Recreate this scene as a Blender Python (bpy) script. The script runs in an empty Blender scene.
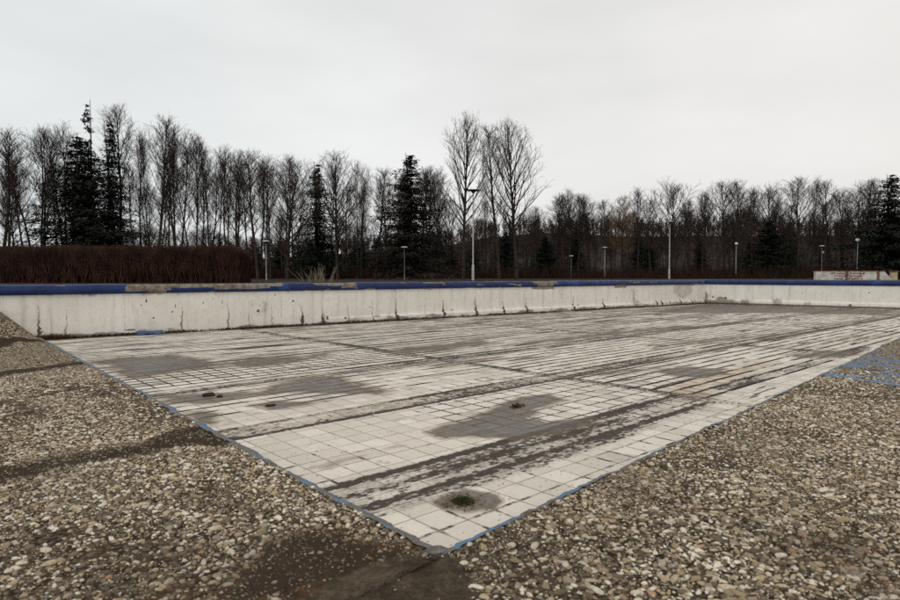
import bpy, math, random
import numpy as np
from mathutils import Vector

R = math.radians
sc = bpy.context.scene
COL = sc.collection
rng = np.random.default_rng(7)
random.seed(7)

# ------------------------------------------------------------------ camera model (24 mm-ish lens, eye 1.25 m above the basin floor)
F, CX, CY, EYE = 610.0, 450.0, 300.0, 1.25
PITCH = math.atan((CY - 276.0) / F)

def up(px, py, z=0.0):
    """point of the horizontal plane z seen at a place of the photograph"""
    a = (px - CX) / F; b = -(py - CY) / F
    y = math.cos(PITCH) + b * math.sin(PITCH); zz = -math.sin(PITCH) + b * math.cos(PITCH)
    t = (z - EYE) / zz
    return np.array([a * t, y * t])

TH = R(42.5)
DU = np.array([math.cos(TH), math.sin(TH)]); DV = np.array([-math.sin(TH), math.cos(TH)])
A0 = up(440, 553)

def uv(px, py, z=0.0):
    p = up(px, py, z) - A0
    return np.array([p @ DU, p @ DV])

def xy(u, v):
    return A0 + u * DU + v * DV

# ------------------------------------------------------------------ small helpers
def tag(o, label=None, cat=None, group=None, kind=None):
    if label: o['label'] = label
    if cat: o['category'] = cat
    if group: o['group'] = group
    if kind: o['kind'] = kind
    return o

def empty(name, loc, rz=0.0):
    o = bpy.data.objects.new(name, None)
    o.location = loc; o.rotation_euler = (0, 0, rz); o.empty_display_size = 0.2
    COL.objects.link(o); return o

def make_mesh(name, V, faces, mats=(), smooth=False, attrs=None):
    """V (n,3); faces = list of int arrays (k,m) or a plain list of tuples"""
    me = bpy.data.meshes.new(name)
    V = np.asarray(V, dtype=np.float64)
    if isinstance(faces, np.ndarray): faces = [faces]
    if len(faces) and isinstance(faces[0], np.ndarray) and faces[0].ndim == 2:
        idx = np.concatenate([f.reshape(-1) for f in faces]).astype(np.int32)
        tot = np.concatenate([np.full(len(f), f.shape[1]) for f in faces]).astype(np.int32)
        st = np.concatenate([[0], np.cumsum(tot)[:-1]]).astype(np.int32)
        me.vertices.add(len(V)); me.vertices.foreach_set('co', V.reshape(-1))
        me.loops.add(len(idx)); me.loops.foreach_set('vertex_index', idx)
        me.polygons.add(len(tot)); me.polygons.foreach_set('loop_start', st); me.polygons.foreach_set('loop_total', tot)
        me.update(calc_edges=True)
    else:
        me.from_pydata([tuple(v) for v in V], [], [tuple(f) for f in faces]); me.update()
    me.validate()
    for m in mats: me.materials.append(m)
    if smooth: me.polygons.foreach_set('use_smooth', [True] * len(me.polygons))
    for k, a in (attrs or {}).items():
        at = me.attributes.new(k, 'FLOAT', 'POINT'); at.data.foreach_set('value', np.asarray(a, dtype=np.float32))
    return me

def obj(name, me, parent=None, loc=(0, 0, 0), rot=(0, 0, 0)):
    o = bpy.data.objects.new(name, me); COL.objects.link(o)
    o.location = loc; o.rotation_euler = rot
    if parent: o.parent = parent
    return o

def copy_tree(o, parent=None):
    c = o.copy(); COL.objects.link(c)
    if parent: c.parent = parent
    for ch in list(o.children): copy_tree(ch, c)
    return c

def hash2(ix, iy, seed):
    h = (ix.astype(np.int64) * 374761393 + iy.astype(np.int64) * 668265263 + seed * 974711) & 0x7fffffff
    h = ((h ^ (h >> 13)) * 1274126177) & 0x7fffffff
    return ((h ^ (h >> 16)) & 0xffff) / 65535.0

def vnoise(x, y, seed=0):
    ix = np.floor(x); iy = np.floor(y); fx = x - ix; fy = y - iy
    fx = fx * fx * (3 - 2 * fx); fy = fy * fy * (3 - 2 * fy)
    a = hash2(ix, iy, seed); b = hash2(ix + 1, iy, seed); c = hash2(ix, iy + 1, seed); d = hash2(ix + 1, iy + 1, seed)
    return (a * (1 - fx) + b * fx) * (1 - fy) + (c * (1 - fx) + d * fx) * fy

def fbm(x, y, seed=0, oct=4):
    s = 0; a = 0.5; n = 0
    for k in range(oct):
        s = s + a * vnoise(x, y, seed + 17 * k); n += a; a *= 0.5; x = x * 2.03 + 3.1; y = y * 2.03 + 1.7
    return s / n

def sstep(a, b, x):
    t = np.clip((x - a) / (b - a), 0, 1); return t * t * (3 - 2 * t)

def seg_prisms(P0, P1, R0, R1, n=3):
    """all branch segments as n-sided tapered prisms in one go"""
    P0 = np.asarray(P0, float); P1 = np.asarray(P1, float); R0 = np.asarray(R0, float); R1 = np.asarray(R1, float)
    d = P1 - P0; L = np.linalg.norm(d, axis=1, keepdims=True); d = d / np.maximum(L, 1e-6)
    ref = np.where(np.abs(d[:, 2:3]) < 0.9, np.array([[0, 0, 1.0]]), np.array([[1.0, 0, 0]]))
    a = np.cross(d, ref); a /= np.maximum(np.linalg.norm(a, axis=1, keepdims=True), 1e-6); b = np.cross(d, a)
    k = len(P0); V = np.zeros((k, 2 * n, 3))
    for i in range(n):
        c, s = math.cos(2 * math.pi * i / n), math.sin(2 * math.pi * i / n)
        o = a * c + b * s
        V[:, i] = P0 + o * R0[:, None]; V[:, n + i] = P1 + o * R1[:, None]
    base = (np.arange(k) * 2 * n)[:, None]
    fs = np.concatenate([base + np.array([[i, (i + 1) % n, n + (i + 1) % n, n + i]]) for i in range(n)])
    return V.reshape(-1, 3), fs

def lathe(profile, n=16):
    V = []; Fc = []
    for r, z in profile:
        for i in range(n):
            a = 2 * math.pi * i / n; V.append((r * math.cos(a), r * math.sin(a), z))
    for j in range(len(profile) - 1):
        for i in range(n):
            Fc.append((j * n + i, j * n + (i + 1) % n, (j + 1) * n + (i + 1) % n, (j + 1) * n + i))
    Fc.append(tuple(range(n - 1, -1, -1))); Fc.append(tuple((len(profile) - 1) * n + i for i in range(n)))
    return V, Fc

def box(x0, x1, y0, y1, z0, z1):
    V = [(x0, y0, z0), (x1, y0, z0), (x1, y1, z0), (x0, y1, z0), (x0, y0, z1), (x1, y0, z1), (x1, y1, z1), (x0, y1, z1)]
    return V, [(3, 2, 1, 0), (4, 5, 6, 7), (0, 1, 5, 4), (1, 2, 6, 5), (2, 3, 7, 6), (3, 0, 4, 7)]

# ------------------------------------------------------------------ node helper
class NT:
    def __init__(s, name):
        s.m = bpy.data.materials.new(name); s.m.use_nodes = True
        s.t = s.m.node_tree; s.t.nodes.clear()
        s.out = s.n('ShaderNodeOutputMaterial'); s.p = s.n('ShaderNodeBsdfPrincipled')
        s.t.links.new(s.p.outputs[0], s.out.inputs[0])
    def n(s, t, **k):
        x = s.t.nodes.new(t)
        for a, b in k.items(): setattr(x, a, b)
        return x
    def put(s, sock, v):
        if isinstance(v, bpy.types.NodeSocket): s.t.links.new(v, sock)
        elif v is not None:
            if sock.type == 'RGBA' and len(v) == 3: v = (*v, 1)
            sock.default_value = v
    def math(s, op, a, b=0.0, c=None, clamp=False):
        x = s.n('ShaderNodeMath', operation=op, use_clamp=clamp)
        s.put(x.inputs[0], a); s.put(x.inputs[1], b)
        if c is not None: s.put(x.inputs[2], c)
        return x.outputs[0]
    def ss(s, v, a, b, lo=0.0, hi=1.0):
        x = s.n('ShaderNodeMapRange', interpolation_type='SMOOTHSTEP')
        for i, q in enumerate((v, a, b, lo, hi)): s.put(x.inputs[i], q)
        return x.outputs[0]
    def mix(s, f, a, b, mode='MIX'):
        x = s.n('ShaderNodeMix', data_type='RGBA', blend_type=mode)
        s.put(x.inputs[0], f); s.put(x.inputs[6], a); s.put(x.inputs[7], b); return x.outputs[2]
    def attr(s, name):
        return s.n('ShaderNodeAttribute', attribute_name=name).outputs['Fac']
    def coord(s, scale=(1, 1, 1), loc=(0, 0, 0)):
        c = s.n('ShaderNodeTexCoord'); m = s.n('ShaderNodeMapping')
        s.t.links.new(c.outputs['Object'], m.inputs[0]); m.inputs[1].default_value = loc; m.inputs[3].default_value = scale
        return m.outputs[0]
    def noise(s, vec, scale, detail=4, rough=0.55, dist=0.0):
        x = s.n('ShaderNodeTexNoise'); s.put(x.inputs['Vector'], vec)
        x.inputs['Scale'].default_value = scale; x.inputs['Detail'].default_value = detail
        x.inputs['Roughness'].default_value = rough; x.inputs['Distortion'].default_value = dist
        return x.outputs[0]
    def bump(s, h, strength=0.3, dist=0.01):
        b = s.n('ShaderNodeBump'); s.put(b.inputs['Height'], h)
        b.inputs['Strength'].default_value = strength; b.inputs['Distance'].default_value = dist
        s.t.links.new(b.outputs[0], s.p.inputs['Normal'])
    def fin(s, col, rough=0.8, spec=0.3, metal=0.0):
        s.put(s.p.inputs['Base Color'], col); s.put(s.p.inputs['Roughness'], rough)
        s.put(s.p.inputs['Specular IOR Level'], spec); s.put(s.p.inputs['Metallic'], metal); return s.m

def simple(name, c1, c2, scale=6.0, rough=0.85, spec=0.2, bump=0.0, randomize=0.0, sc3=(1, 1, 1)):
    t = NT(name); v = t.coord(sc3); n = t.noise(v, scale, 5)
    col = t.mix(t.ss(n, 0.35, 0.65), c1, c2)
    if randomize:
        oi = t.n('ShaderNodeObjectInfo').outputs['Random']
        h = t.n('ShaderNodeHueSaturation'); t.put(h.inputs['Color'], col)
        t.put(h.inputs['Value'], t.math('MULTIPLY_ADD', oi, randomize, 1 - randomize / 2)); col = h.outputs[0]
    if bump: t.bump(n, bump, 0.02)
    return t.fin(col, rough, spec)

# ------------------------------------------------------------------ materials
def mat_floor():
    t = NT('tile_floor')
    v = t.coord()
    wob = t.n('ShaderNodeTexNoise'); t.put(wob.inputs['Vector'], v); wob.inputs['Scale'].default_value = 3.0; wob.inputs['Detail'].default_value = 3
    w = t.n('ShaderNodeVectorMath', operation='MULTIPLY_ADD')
    t.put(w.inputs[0], wob.outputs['Color']); w.inputs[1].default_value = (0.012, 0.012, 0); t.put(w.inputs[2], v)
    vv = w.outputs[0]
    def brick(bw, bh, mort, loc=(0, 0, 0), c1=(0, 0, 0), c2=(1, 1, 1), smooth=0.1, off=0.0):
        m = t.n('ShaderNodeMapping'); t.put(m.inputs[0], vv); m.inputs[1].default_value = loc
        b = t.n('ShaderNodeTexBrick', offset=off, squash=1.0); t.put(b.inputs['Vector'], m.outputs[0])
        b.inputs['Color1'].default_value = (*c1, 1); b.inputs['Color2'].default_value = (*c2, 1); b.inputs['Mortar'].default_value = (0.5, 0.5, 0.5, 1)
        b.inputs['Scale'].default_value = 1; b.inputs['Brick Width'].default_value = bw; b.inputs['Row Height'].default_value = bh
        b.inputs['Mortar Size'].default_value = mort; b.inputs['Mortar Smooth'].default_value = smooth
        return b.outputs['Color'], b.outputs['Fac']
    LOC = (-0.16 + 20.0, -0.19 + 20.0, 0)
    tone, thin = brick(0.2, 0.2, 0.0046, LOC, smooth=0.4)
    _, wide = brick(0.2, 0.2, 0.018, LOC, smooth=0.7)
    _, rows = brick(6.0, 0.2, 0.034, LOC, smooth=0.5)
    mos, mosj = brick(0.045, 0.03, 0.004, (20, 20, 0), smooth=0.3, off=0.37)
    n1 = t.noise(v, 0.9, 5); n2 = t.noise(v, 9, 6, 0.65); n3 = t.noise(v, 60, 4, 0.7)
    st = t.noise(t.coord((0.35, 2.2, 1)), 1.0, 7, 0.62)
    st2 = t.noise(t.coord((0.8, 5.0, 1), (3, 7, 0)), 1.0, 6, 0.62)
    # pale painted tiles, each a little different, worn
    base = t.mix(t.ss(tone, 0.0, 1.0), (0.62, 0.565, 0.48), (0.76, 0.70, 0.61))
    base = t.mix(t.ss(n1, 0.4, 0.75, 0, 0.4), base, (0.50, 0.45, 0.38))
    base = t.mix(t.ss(n2, 0.5, 0.8, 0, 0.35), base, (0.36, 0.32, 0.27))
    warm = t.attr('warm')
    base = t.mix(t.math('MULTIPLY', warm, t.ss(n2, 0.3, 0.6)), base, (0.47, 0.34, 0.22))
    pink = t.attr('bare')
    base = t.mix(t.math('MULTIPLY', pink, t.ss(n2, 0.2, 0.55)), base, (0.33, 0.25, 0.2))
    odd = t.math('GREATER_THAN', t.math('ADD', tone, t.math('MULTIPLY', t.math('SUBTRACT', n1, 0.5), 0.9)), 0.93)
    base = t.mix(t.math('MULTIPLY', odd, t.ss(n2, 0.3, 0.6, 0.15, 0.55)), base, (0.30, 0.265, 0.225))
    mott = t.ss(t.noise(v, 22, 7, 0.75), 0.48, 0.75)
    base = t.mix(t.math('MULTIPLY', mott, 0.22), base, (0.30, 0.26, 0.215))
    # grey streaky grime that lies along the tile rows
    g = t.attr('grime')
    gsum = t.math('ADD', t.math('MULTIPLY', st, 0.62), t.math('MULTIPLY', st2, 0.38))
    gf = t.ss(t.math('ADD', gsum, t.math('MULTIPLY', g, 0.24)), 0.60, 0.72)
    gf = t.math('MULTIPLY', gf, t.ss(n2, 0.25, 0.6, 0.45, 1.0))
    base = t.mix(t.math('MULTIPLY', gf, 0.8), base, t.mix(n1, (0.05, 0.040, 0.033), (0.19, 0.155, 0.125)))
    dk = t.ss(t.math('ADD', t.noise(t.coord((0.5, 6.5, 1), (9, 1, 0)), 1.0, 6, 0.66), t.math('MULTIPLY', g, 0.16)), 0.615, 0.665)
    base = t.mix(t.math('MULTIPLY', dk, 0.92), base, (0.032, 0.026, 0.021))
    # dark mosaic lane lines, many pieces gone pale
    bd = t.attr('band')
    chips = t.noise(t.coord((1.0, 2.2, 1)), 9, 8, 0.78)
    big = t.noise(t.coord((1.0, 2.6, 1), (5, 2, 0)), 1.7, 4, 0.6)
    keep = t.math('ADD', t.math('MULTIPLY', t.math('SUBTRACT', mos, 0.5), 0.45), t.math('ADD', t.math('MULTIPLY_ADD', t.math('SUBTRACT', chips, 0.5), 1.7, 0.5), t.math('MULTIPLY', t.math('SUBTRACT', big, 0.5), 0.7)))
    bf = t.ss(t.math('SUBTRACT', bd, keep), -0.06, 0.12)
    halo = t.math('MULTIPLY', t.ss(t.math('ADD', bd, t.math('MULTIPLY', t.math('SUBTRACT', n2, 0.5), 0.8)), 0.2, 0.7), 0.6)
    base = t.mix(halo, base, (0.25, 0.21, 0.17))
    bcol = t.mix(t.ss(n3, 0.35, 0.7), (0.016, 0.0125, 0.0095), (0.075, 0.057, 0.043))
    base = t.mix(t.math('MULTIPLY', bf, 0.93), base, bcol)
    base = t.mix(t.math('MULTIPLY', t.math('MULTIPLY', mosj, t.ss(bd, 0.1, 0.4)), t.math('MULTIPLY', chips, 0.7)), base, (0.10, 0.09, 0.08))
    # joints
    jn = t.ss(t.noise(v, 3.4, 5, 0.65), 0.40, 0.62)
    base = t.mix(t.math('MULTIPLY', thin, t.math('MULTIPLY_ADD', jn, 0.4, 0.55)), base, (0.12, 0.09, 0.062))
    ja = t.attr('joint')
    jm = t.ss(t.math('ADD', ja, t.math('MULTIPLY', t.math('SUBTRACT', t.noise(v, 5, 4, 0.6), 0.5), 1.7)), 0.35, 0.55)
    base = t.mix(t.math('MULTIPLY', wide, jm), base, (0.05, 0.042, 0.034))
    jr = t.attr('rowjoint')
    rm = t.ss(t.math('ADD', jr, t.math('MULTIPLY', t.math('SUBTRACT', t.noise(t.coord((1, 3, 1)), 1.6, 5, 0.65), 0.5), 2.0)), 0.4, 0.6)
    base = t.mix(t.math('MULTIPLY', rows, rm), base, (0.022, 0.018, 0.014))
    # specks of litter
    vo = t.n('ShaderNodeTexVoronoi'); t.put(vo.inputs['Vector'], t.coord((1.0, 2.2, 1))); vo.inputs['Scale'].default_value = 21
    sc_ = t.n('ShaderNodeSeparateColor'); t.put(sc_.inputs[0], vo.outputs['Color'])
    sp = t.math('MULTIPLY', t.ss(vo.outputs['Distance'], 0.22, 0.12), t.math('GREATER_THAN', sc_.outputs[0], 0.72))
    base = t.mix(t.math('MULTIPLY', sp, 0.85), base, (0.05, 0.042, 0.035))
    # damp patches, shallow puddles and the painted shade at the wall feet
    we = t.attr('wet_shade')
    wn = t.math('ADD', we, t.math('MULTIPLY', t.math('SUBTRACT', t.noise(t.coord((0.7, 1.5, 1)), 3.2, 8, 0.68, 0.4), 0.5), 0.95))
    wn = t.math('ADD', wn, t.math('MULTIPLY', t.math('SUBTRACT', tone, 0.5), t.ss(we, 0.05, 0.3, 0.0, 0.22)))
    wf = t.ss(wn, 0.40, 0.56)
    rim = t.math('MULTIPLY', t.ss(wn, 0.24, 0.42), t.math('SUBTRACT', 1.0, wf))
    base = t.mix(t.math('MULTIPLY', rim, 0.5), base, (0.21, 0.155, 0.105))
    damp = t.mix(t.ss(t.math('ADD', wn, t.math('MULTIPLY', t.math('SUBTRACT', n2, 0.5), 0.9)), 0.4, 1.1), (0.165, 0.122, 0.088), (0.05, 0.039, 0.030))
    damp = t.mix(t.ss(n3, 0.45, 0.7, 0, 0.6), damp, (0.04, 0.034, 0.029))
    damp = t.mix(t.ss(t.noise(t.coord((0.6, 2, 1)), 5, 7, 0.7), 0.5, 0.72, 0, 0.6), damp, (0.23, 0.19, 0.15))
    damp = t.mix(t.math('MULTIPLY', thin, 0.6), damp, (0.035, 0.03, 0.026))
    base = t.mix(t.math('MULTIPLY', wf, 0.86), base, damp)
    rough = t.math('SUBTRACT', 0.72, t.math('MULTIPLY', t.ss(wn, 0.5, 0.95), 0.34))
    h = t.math('SUBTRACT', t.math('MULTIPLY', n2, 0.3), t.math('ADD', thin, t.math('MULTIPLY', wide, jm)))
    h = t.math('MULTIPLY', h, t.math('SUBTRACT', 1.0, t.math('MULTIPLY', wf, 0.8)))
    t.bump(h, 0.35, 0.006)
    spec = t.math('MULTIPLY_ADD', t.ss(wn, 0.5, 0.95), 0.08, 0.06)
    return t.fin(base, rough, spec)

def mat_deck():
    t = NT('pebble_deck')
    v = t.coord()
    vo = t.n('ShaderNodeTexVoronoi'); t.put(vo.inputs['Vector'], v); vo.inputs['Scale'].default_value = 38; vo.inputs['Randomness'].default_value = 0.95
    vd = t.n('ShaderNodeTexVoronoi', feature='DISTANCE_TO_EDGE'); t.put(vd.inputs['Vector'], v); vd.inputs['Scale'].default_value = 38; vd.inputs['Randomness'].default_value = 0.95
    s = t.n('ShaderNodeSeparateColor'); t.put(s.inputs[0], vo.outputs['Color'])
    ramp = t.n('ShaderNodeValToRGB'); t.put(ramp.inputs[0], s.outputs[0])
    cr = ramp.color_ramp
    for i, (p, c) in enumerate([(0, (0.19, 0.14, 0.085)), (0.25, (0.32, 0.245, 0.155)), (0.5, (0.43, 0.35, 0.24)), (0.75, (0.54, 0.46, 0.34)), (1, (0.72, 0.64, 0.50))]):
        e = cr.elements[i] if i < 2 else cr.elements.new(p)
        e.position = p; e.color = (*c, 1)
    n2 = t.noise(v, 14, 5, 0.6); n1 = t.noise(v, 1.3, 5, 0.6)
    matrix = t.mix(t.ss(n2, 0.3, 0.7), (0.018, 0.0115, 0.0065), (0.070, 0.047, 0.028))
    far = t.attr('far')
    pf = t.math('MULTIPLY', t.ss(vd.outputs['Distance'], 0.03, 0.10), far)
    pf = t.math('MULTIPLY', pf, t.math('GREATER_THAN', s.outputs[1], 0.22))
    col = t.mix(pf, matrix, ramp.outputs[0])
    soil_vignette = t.attr('soil_vignette')
    sn = t.math('ADD', soil_vignette, t.math('MULTIPLY', t.math('SUBTRACT', t.noise(v, 5, 6, 0.65), 0.5), 0.9))
    sf = t.ss(sn, 0.36, 0.62)
    soilc = t.mix(n2, (0.022, 0.014, 0.009), (0.075, 0.05, 0.03))
    rust = t.mix(t.ss(sn, 0.3, 0.45), (0.13, 0.06, 0.024), soilc)
    col = t.mix(t.math('MULTIPLY', t.ss(sn, 0.24, 0.4), 0.8), col, rust)
    col = t.mix(t.math('MULTIPLY', sf, 0.9), col, soilc)
    conc = t.attr('concrete')
    cn = t.ss(t.math('ADD', conc, t.math('MULTIPLY', t.math('SUBTRACT', n2, 0.5), 1.1)), 0.3, 0.7)
    n5 = t.noise(v, 6, 8, 0.72)
    c3 = t.mix(t.ss(n5, 0.35, 0.65), (0.055, 0.040, 0.026), (0.14, 0.107, 0.072))
    c3 = t.mix(t.ss(t.noise(v, 55, 6, 0.75), 0.42, 0.7, 0, 0.75), c3, (0.025, 0.018, 0.012))
    c3 = t.mix(t.ss(t.noise(v, 90, 3, 0.7), 0.64, 0.72, 0, 0.5), c3, (0.24, 0.2, 0.15))
    col = t.mix(cn, col, c3)
    col = t.mix(t.ss(n1, 0.45, 0.75, 0, 0.35), col, (0.06, 0.048, 0.036))
    bl = t.attr('paint')
    bf = t.ss(t.math('ADD', bl, t.math('MULTIPLY', t.math('SUBTRACT', t.noise(v, 7, 7, 0.75), 0.5), 2.2)), 0.42, 0.6)
    col = t.mix(t.math('MULTIPLY', bf, 0.85), col, t.mix(n2, (0.09, 0.16, 0.30), (0.21, 0.31, 0.45)))
    h = t.math('ADD', t.math('ADD', t.math('MULTIPLY', pf, 0.8), t.math('MULTIPLY', n2, 0.6)), t.math('MULTIPLY', t.noise(v, 60, 6, 0.75), 0.7))
    t.bump(h, 0.9, 0.014)
    return t.fin(col, 0.85, 0.08)

def mat_pebble():
    t = NT('pebble')
    g = t.n('ShaderNodeNewGeometry').outputs['Random Per Island']
    ramp = t.n('ShaderNodeValToRGB'); t.put(ramp.inputs[0], g); cr = ramp.color_ramp; cr.interpolation = 'LINEAR'
    cs = [(0, (0.08, 0.056, 0.036)), (0.14, (0.17, 0.125, 0.078)), (0.28, (0.36, 0.262, 0.15)), (0.40, (0.30, 0.245, 0.185)), (0.54, (0.57, 0.47, 0.32)), (0.66, (0.45, 0.335, 0.19)), (0.78, (0.80, 0.72, 0.58)), (0.945, (0.68, 0.61, 0.50)), (0.96, (0.40, 0.19, 0.07)), (1, (0.84, 0.79, 0.69))]
    for i, (p, c) in enumerate(cs):
        e = cr.elements[i] if i < 2 else cr.elements.new(p)
        e.position = p; e.color = (*c, 1)
    n = t.noise(t.coord(), 70, 4, 0.65)
    n1 = t.noise(t.coord(), 1.1, 5, 0.6)
    col = t.mix(t.ss(n, 0.4, 0.75, 0, 0.6), ramp.outputs[0], (0.12, 0.095, 0.07))
    col = t.mix(t.ss(n1, 0.45, 0.72, 0, 0.45), col, (0.14, 0.095, 0.055))
    col = t.mix(t.math('MULTIPLY', t.ss(t.attr('soil_vignette'), 0.05, 0.5), 0.62), col, (0.075, 0.05, 0.03))
    t.bump(n, 0.2, 0.004)
    pa = t.ss(t.math('ADD', t.attr('paint'), t.math('MULTIPLY', t.math('SUBTRACT', t.noise(t.coord(), 7, 7, 0.75), 0.5), 2.2)), 0.4, 0.6)
    col = t.mix(t.math('MULTIPLY', pa, 0.85), col, t.mix(g, (0.11, 0.19, 0.33), (0.27, 0.36, 0.47)))
    return t.fin(col, 0.6, 0.25)

def mat_wall():
    t = NT('whitewashed_concrete')
    v = t.coord()
    n0 = t.noise(v, 1.1, 5, 0.6); n1 = t.noise(v, 7, 6, 0.65); n2 = t.noise(v, 45, 5, 0.7)
    vs = t.noise(t.coord((3.0, 1, 0.25)), 2.2, 5, 0.6)
    col = t.mix(t.ss(n0, 0.3, 0.7), (0.76, 0.725, 0.655), (0.85, 0.82, 0.76))
    col = t.mix(t.ss(n1, 0.48, 0.78, 0, 0.4), col, (0.42, 0.385, 0.33))
    col = t.mix(t.ss(vs, 0.48, 0.75, 0, 0.45), col, (0.42, 0.36, 0.285))
    vs2 = t.noise(t.coord((9.0, 1, 0.5), (4, 0, 0)), 2.2, 6, 0.65)
    col = t.mix(t.math('MULTIPLY', t.ss(vs2, 0.58, 0.72), t.ss(n0, 0.4, 0.65, 0.1, 0.6)), col, (0.30, 0.235, 0.17))
    col = t.mix(t.ss(n2, 0.62, 0.8, 0, 0.35), col, (0.3, 0.27, 0.23))
    d = t.attr('dirt')
    df = t.ss(t.math('ADD', d, t.math('MULTIPLY', t.math('SUBTRACT', n1, 0.5), 0.8)), 0.3, 0.7)
    col = t.mix(t.math('MULTIPLY', df, 0.8), col, (0.17, 0.145, 0.115))
    r = t.attr('rust')
    rf = t.ss(t.math('ADD', r, t.math('MULTIPLY', t.math('SUBTRACT', n1, 0.5), 0.5)), 0.15, 0.7)
    col = t.mix(t.math('MULTIPLY', rf, 0.8), col, (0.20, 0.13, 0.075))
    h = t.attr('scrape')
    hf = t.math('MULTIPLY', h, t.ss(n2, 0.35, 0.6))
    col = t.mix(t.math('MULTIPLY', hf, 0.8), col, (0.21, 0.195, 0.175))
    c = t.attr('crack')
    cf = t.ss(t.math('ADD', c, t.math('MULTIPLY', t.math('SUBTRACT', n2, 0.5), 0.7)), 0.4, 0.62)
    col = t.mix(t.math('MULTIPLY', cf, 0.85), col, (0.06, 0.043, 0.03))
    hh = t.math('SUBTRACT', t.math('ADD', t.math('MULTIPLY', n1, 0.6), t.math('MULTIPLY', n2, 0.25)), cf)
    t.bump(hh, 0.4, 0.008)
    return t.fin(col, 0.8, 0.25)

def mat_coping():
    t = NT('blue_coping_paint')
    v = t.coord()
    n1 = t.noise(v, 6, 6, 0.65); n2 = t.noise(v, 40, 5, 0.7)
    blue = t.mix(t.ss(n1, 0.3, 0.7), (0.006, 0.017, 0.075), (0.011, 0.032, 0.125))
    blue = t.mix(t.ss(t.noise(v, 1.3, 5, 0.65), 0.52, 0.68, 0, 0.85), blue, (0.022, 0.062, 0.22))
    blue = t.mix(t.ss(n2, 0.60, 0.72, 0, 0.7), blue, (0.09, 0.115, 0.18))
    conc = t.mix(t.ss(n1, 0.35, 0.65), (0.11, 0.09, 0.07), (0.25, 0.22, 0.18))
    conc = t.mix(t.ss(n2, 0.5, 0.7, 0, 0.7), conc, (0.38, 0.34, 0.28))
    p = t.attr('peel')
    pf = t.ss(t.math('ADD', p, t.math('MULTIPLY', t.math('SUBTRACT', n1, 0.5), 0.6)), 0.44, 0.54)
    col = t.mix(pf, blue, conc)
    t.bump(t.math('SUBTRACT', t.math('MULTIPLY', n2, 0.35), pf), 0.5, 0.008)
    return t.fin(col, t.math('MULTIPLY_ADD', pf, 0.45, 0.42), 0.3)

def mat_rim():
    t = NT('flaking_blue_rim')
    v = t.coord(); n1 = t.noise(v, 9, 6, 0.7); n2 = t.noise(v, 50, 5, 0.7); n0 = t.noise(v, 1.7, 4)
    blue = t.mix(n2, (0.06, 0.115, 0.20), (0.15, 0.25, 0.37))
    grey = t.mix(n2, (0.045, 0.038, 0.032), (0.24, 0.22, 0.19))
    f = t.ss(t.math('ADD', t.math('MULTIPLY', n1, 0.6), t.math('MULTIPLY', n0, 0.6)), 0.595, 0.67)
    t.bump(n2, 0.5, 0.006)
    return t.fin(t.mix(f, grey, blue), 0.7, 0.3)

M_FLOOR = mat_floor(); M_DECK = mat_deck(); M_PEB = mat_pebble(); M_WALL = mat_wall(); M_COP = mat_coping(); M_RIM = mat_rim()
M_BARK = simple('dark_bark', (0.024, 0.018, 0.015), (0.050, 0.038, 0.031), 3.0, 0.9, 0.1, 0.0, 0.5)
M_TWIG = simple('bare_twigs', (0.036, 0.026, 0.022), (0.070, 0.050, 0.042), 0.8, 0.9, 0.1, 0.0, 0.6)
M_RUSSET = simple('russet_twigs', (0.15, 0.085, 0.03), (0.22, 0.13, 0.055), 0.8, 0.9, 0.1)
M_NEEDLE = simple('spruce_needles', (0.012, 0.016, 0.011), (0.03, 0.037, 0.026), 1.2, 0.9, 0.1)
M_NEEDLE_B = simple('brown_spruce_needles', (0.022, 0.017, 0.014), (0.045, 0.035, 0.028), 1.2, 0.9, 0.1)
M_HEDGE = simple('red_brown_hedge_twigs', (0.037, 0.0185, 0.0135), (0.082, 0.041, 0.029), 1.6, 0.9, 0.1)
M_HEDGEC = simple('hedge_inner_shade', (0.008, 0.004, 0.003), (0.016, 0.008, 0.006), 3, 0.95, 0.05)  # shade inside the hedge, put into a near-black colour
M_GROUND = simple('winter_grass', (0.018, 0.012, 0.009), (0.042, 0.028, 0.019), 0.8, 0.95, 0.1, 0.2)
M_HILL = simple('wooded_hill', (0.028, 0.022, 0.021), (0.052, 0.041, 0.038), 0.12, 0.95, 0.05)
M_FOREST = simple('far_branches', (0.034, 0.025, 0.023), (0.068, 0.050, 0.046), 0.05, 0.95, 0.05)
M_SCRUB = simple('red_scrub', (0.022, 0.0125, 0.010), (0.046, 0.025, 0.018), 0.6, 0.95, 0.05)
M_STEEL = simple('galvanised_steel', (0.34, 0.34, 0.33), (0.46, 0.46, 0.45), 5, 0.55, 0.4)
M_STEELD = simple('dull_steel', (0.13, 0.13, 0.13), (0.2, 0.2, 0.2), 5, 0.6, 0.4)
M_LAMPW = simple('lamp_shade_white', (0.62, 0.62, 0.6), (0.75, 0.75, 0.73), 5, 0.4, 0.4)
M_LAMPD = simple('lamp_housing_dark', (0.03, 0.03, 0.03), (0.06, 0.06, 0.06), 5, 0.5, 0.4)
M_BLOCK = simple('stained_white_render', (0.42, 0.40, 0.36), (0.62, 0.60, 0.55), 1.6, 0.85, 0.2, 0.1)
M_BROWN = simple('brown_stain', (0.10, 0.05, 0.03), (0.22, 0.12, 0.08), 4, 0.9, 0.1)
M_RED = simple('faded_red_paint', (0.24, 0.055, 0.045), (0.34, 0.12, 0.10), 5, 0.8, 0.2)
M_CREAM = simple('cream_render', (0.42, 0.33, 0.2), (0.52, 0.43, 0.28), 3, 0.85, 0.2)
M_MOSS = simple('moss', (0.03, 0.038, 0.011), (0.07, 0.08, 0.024), 40, 0.95, 0.1)
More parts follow.
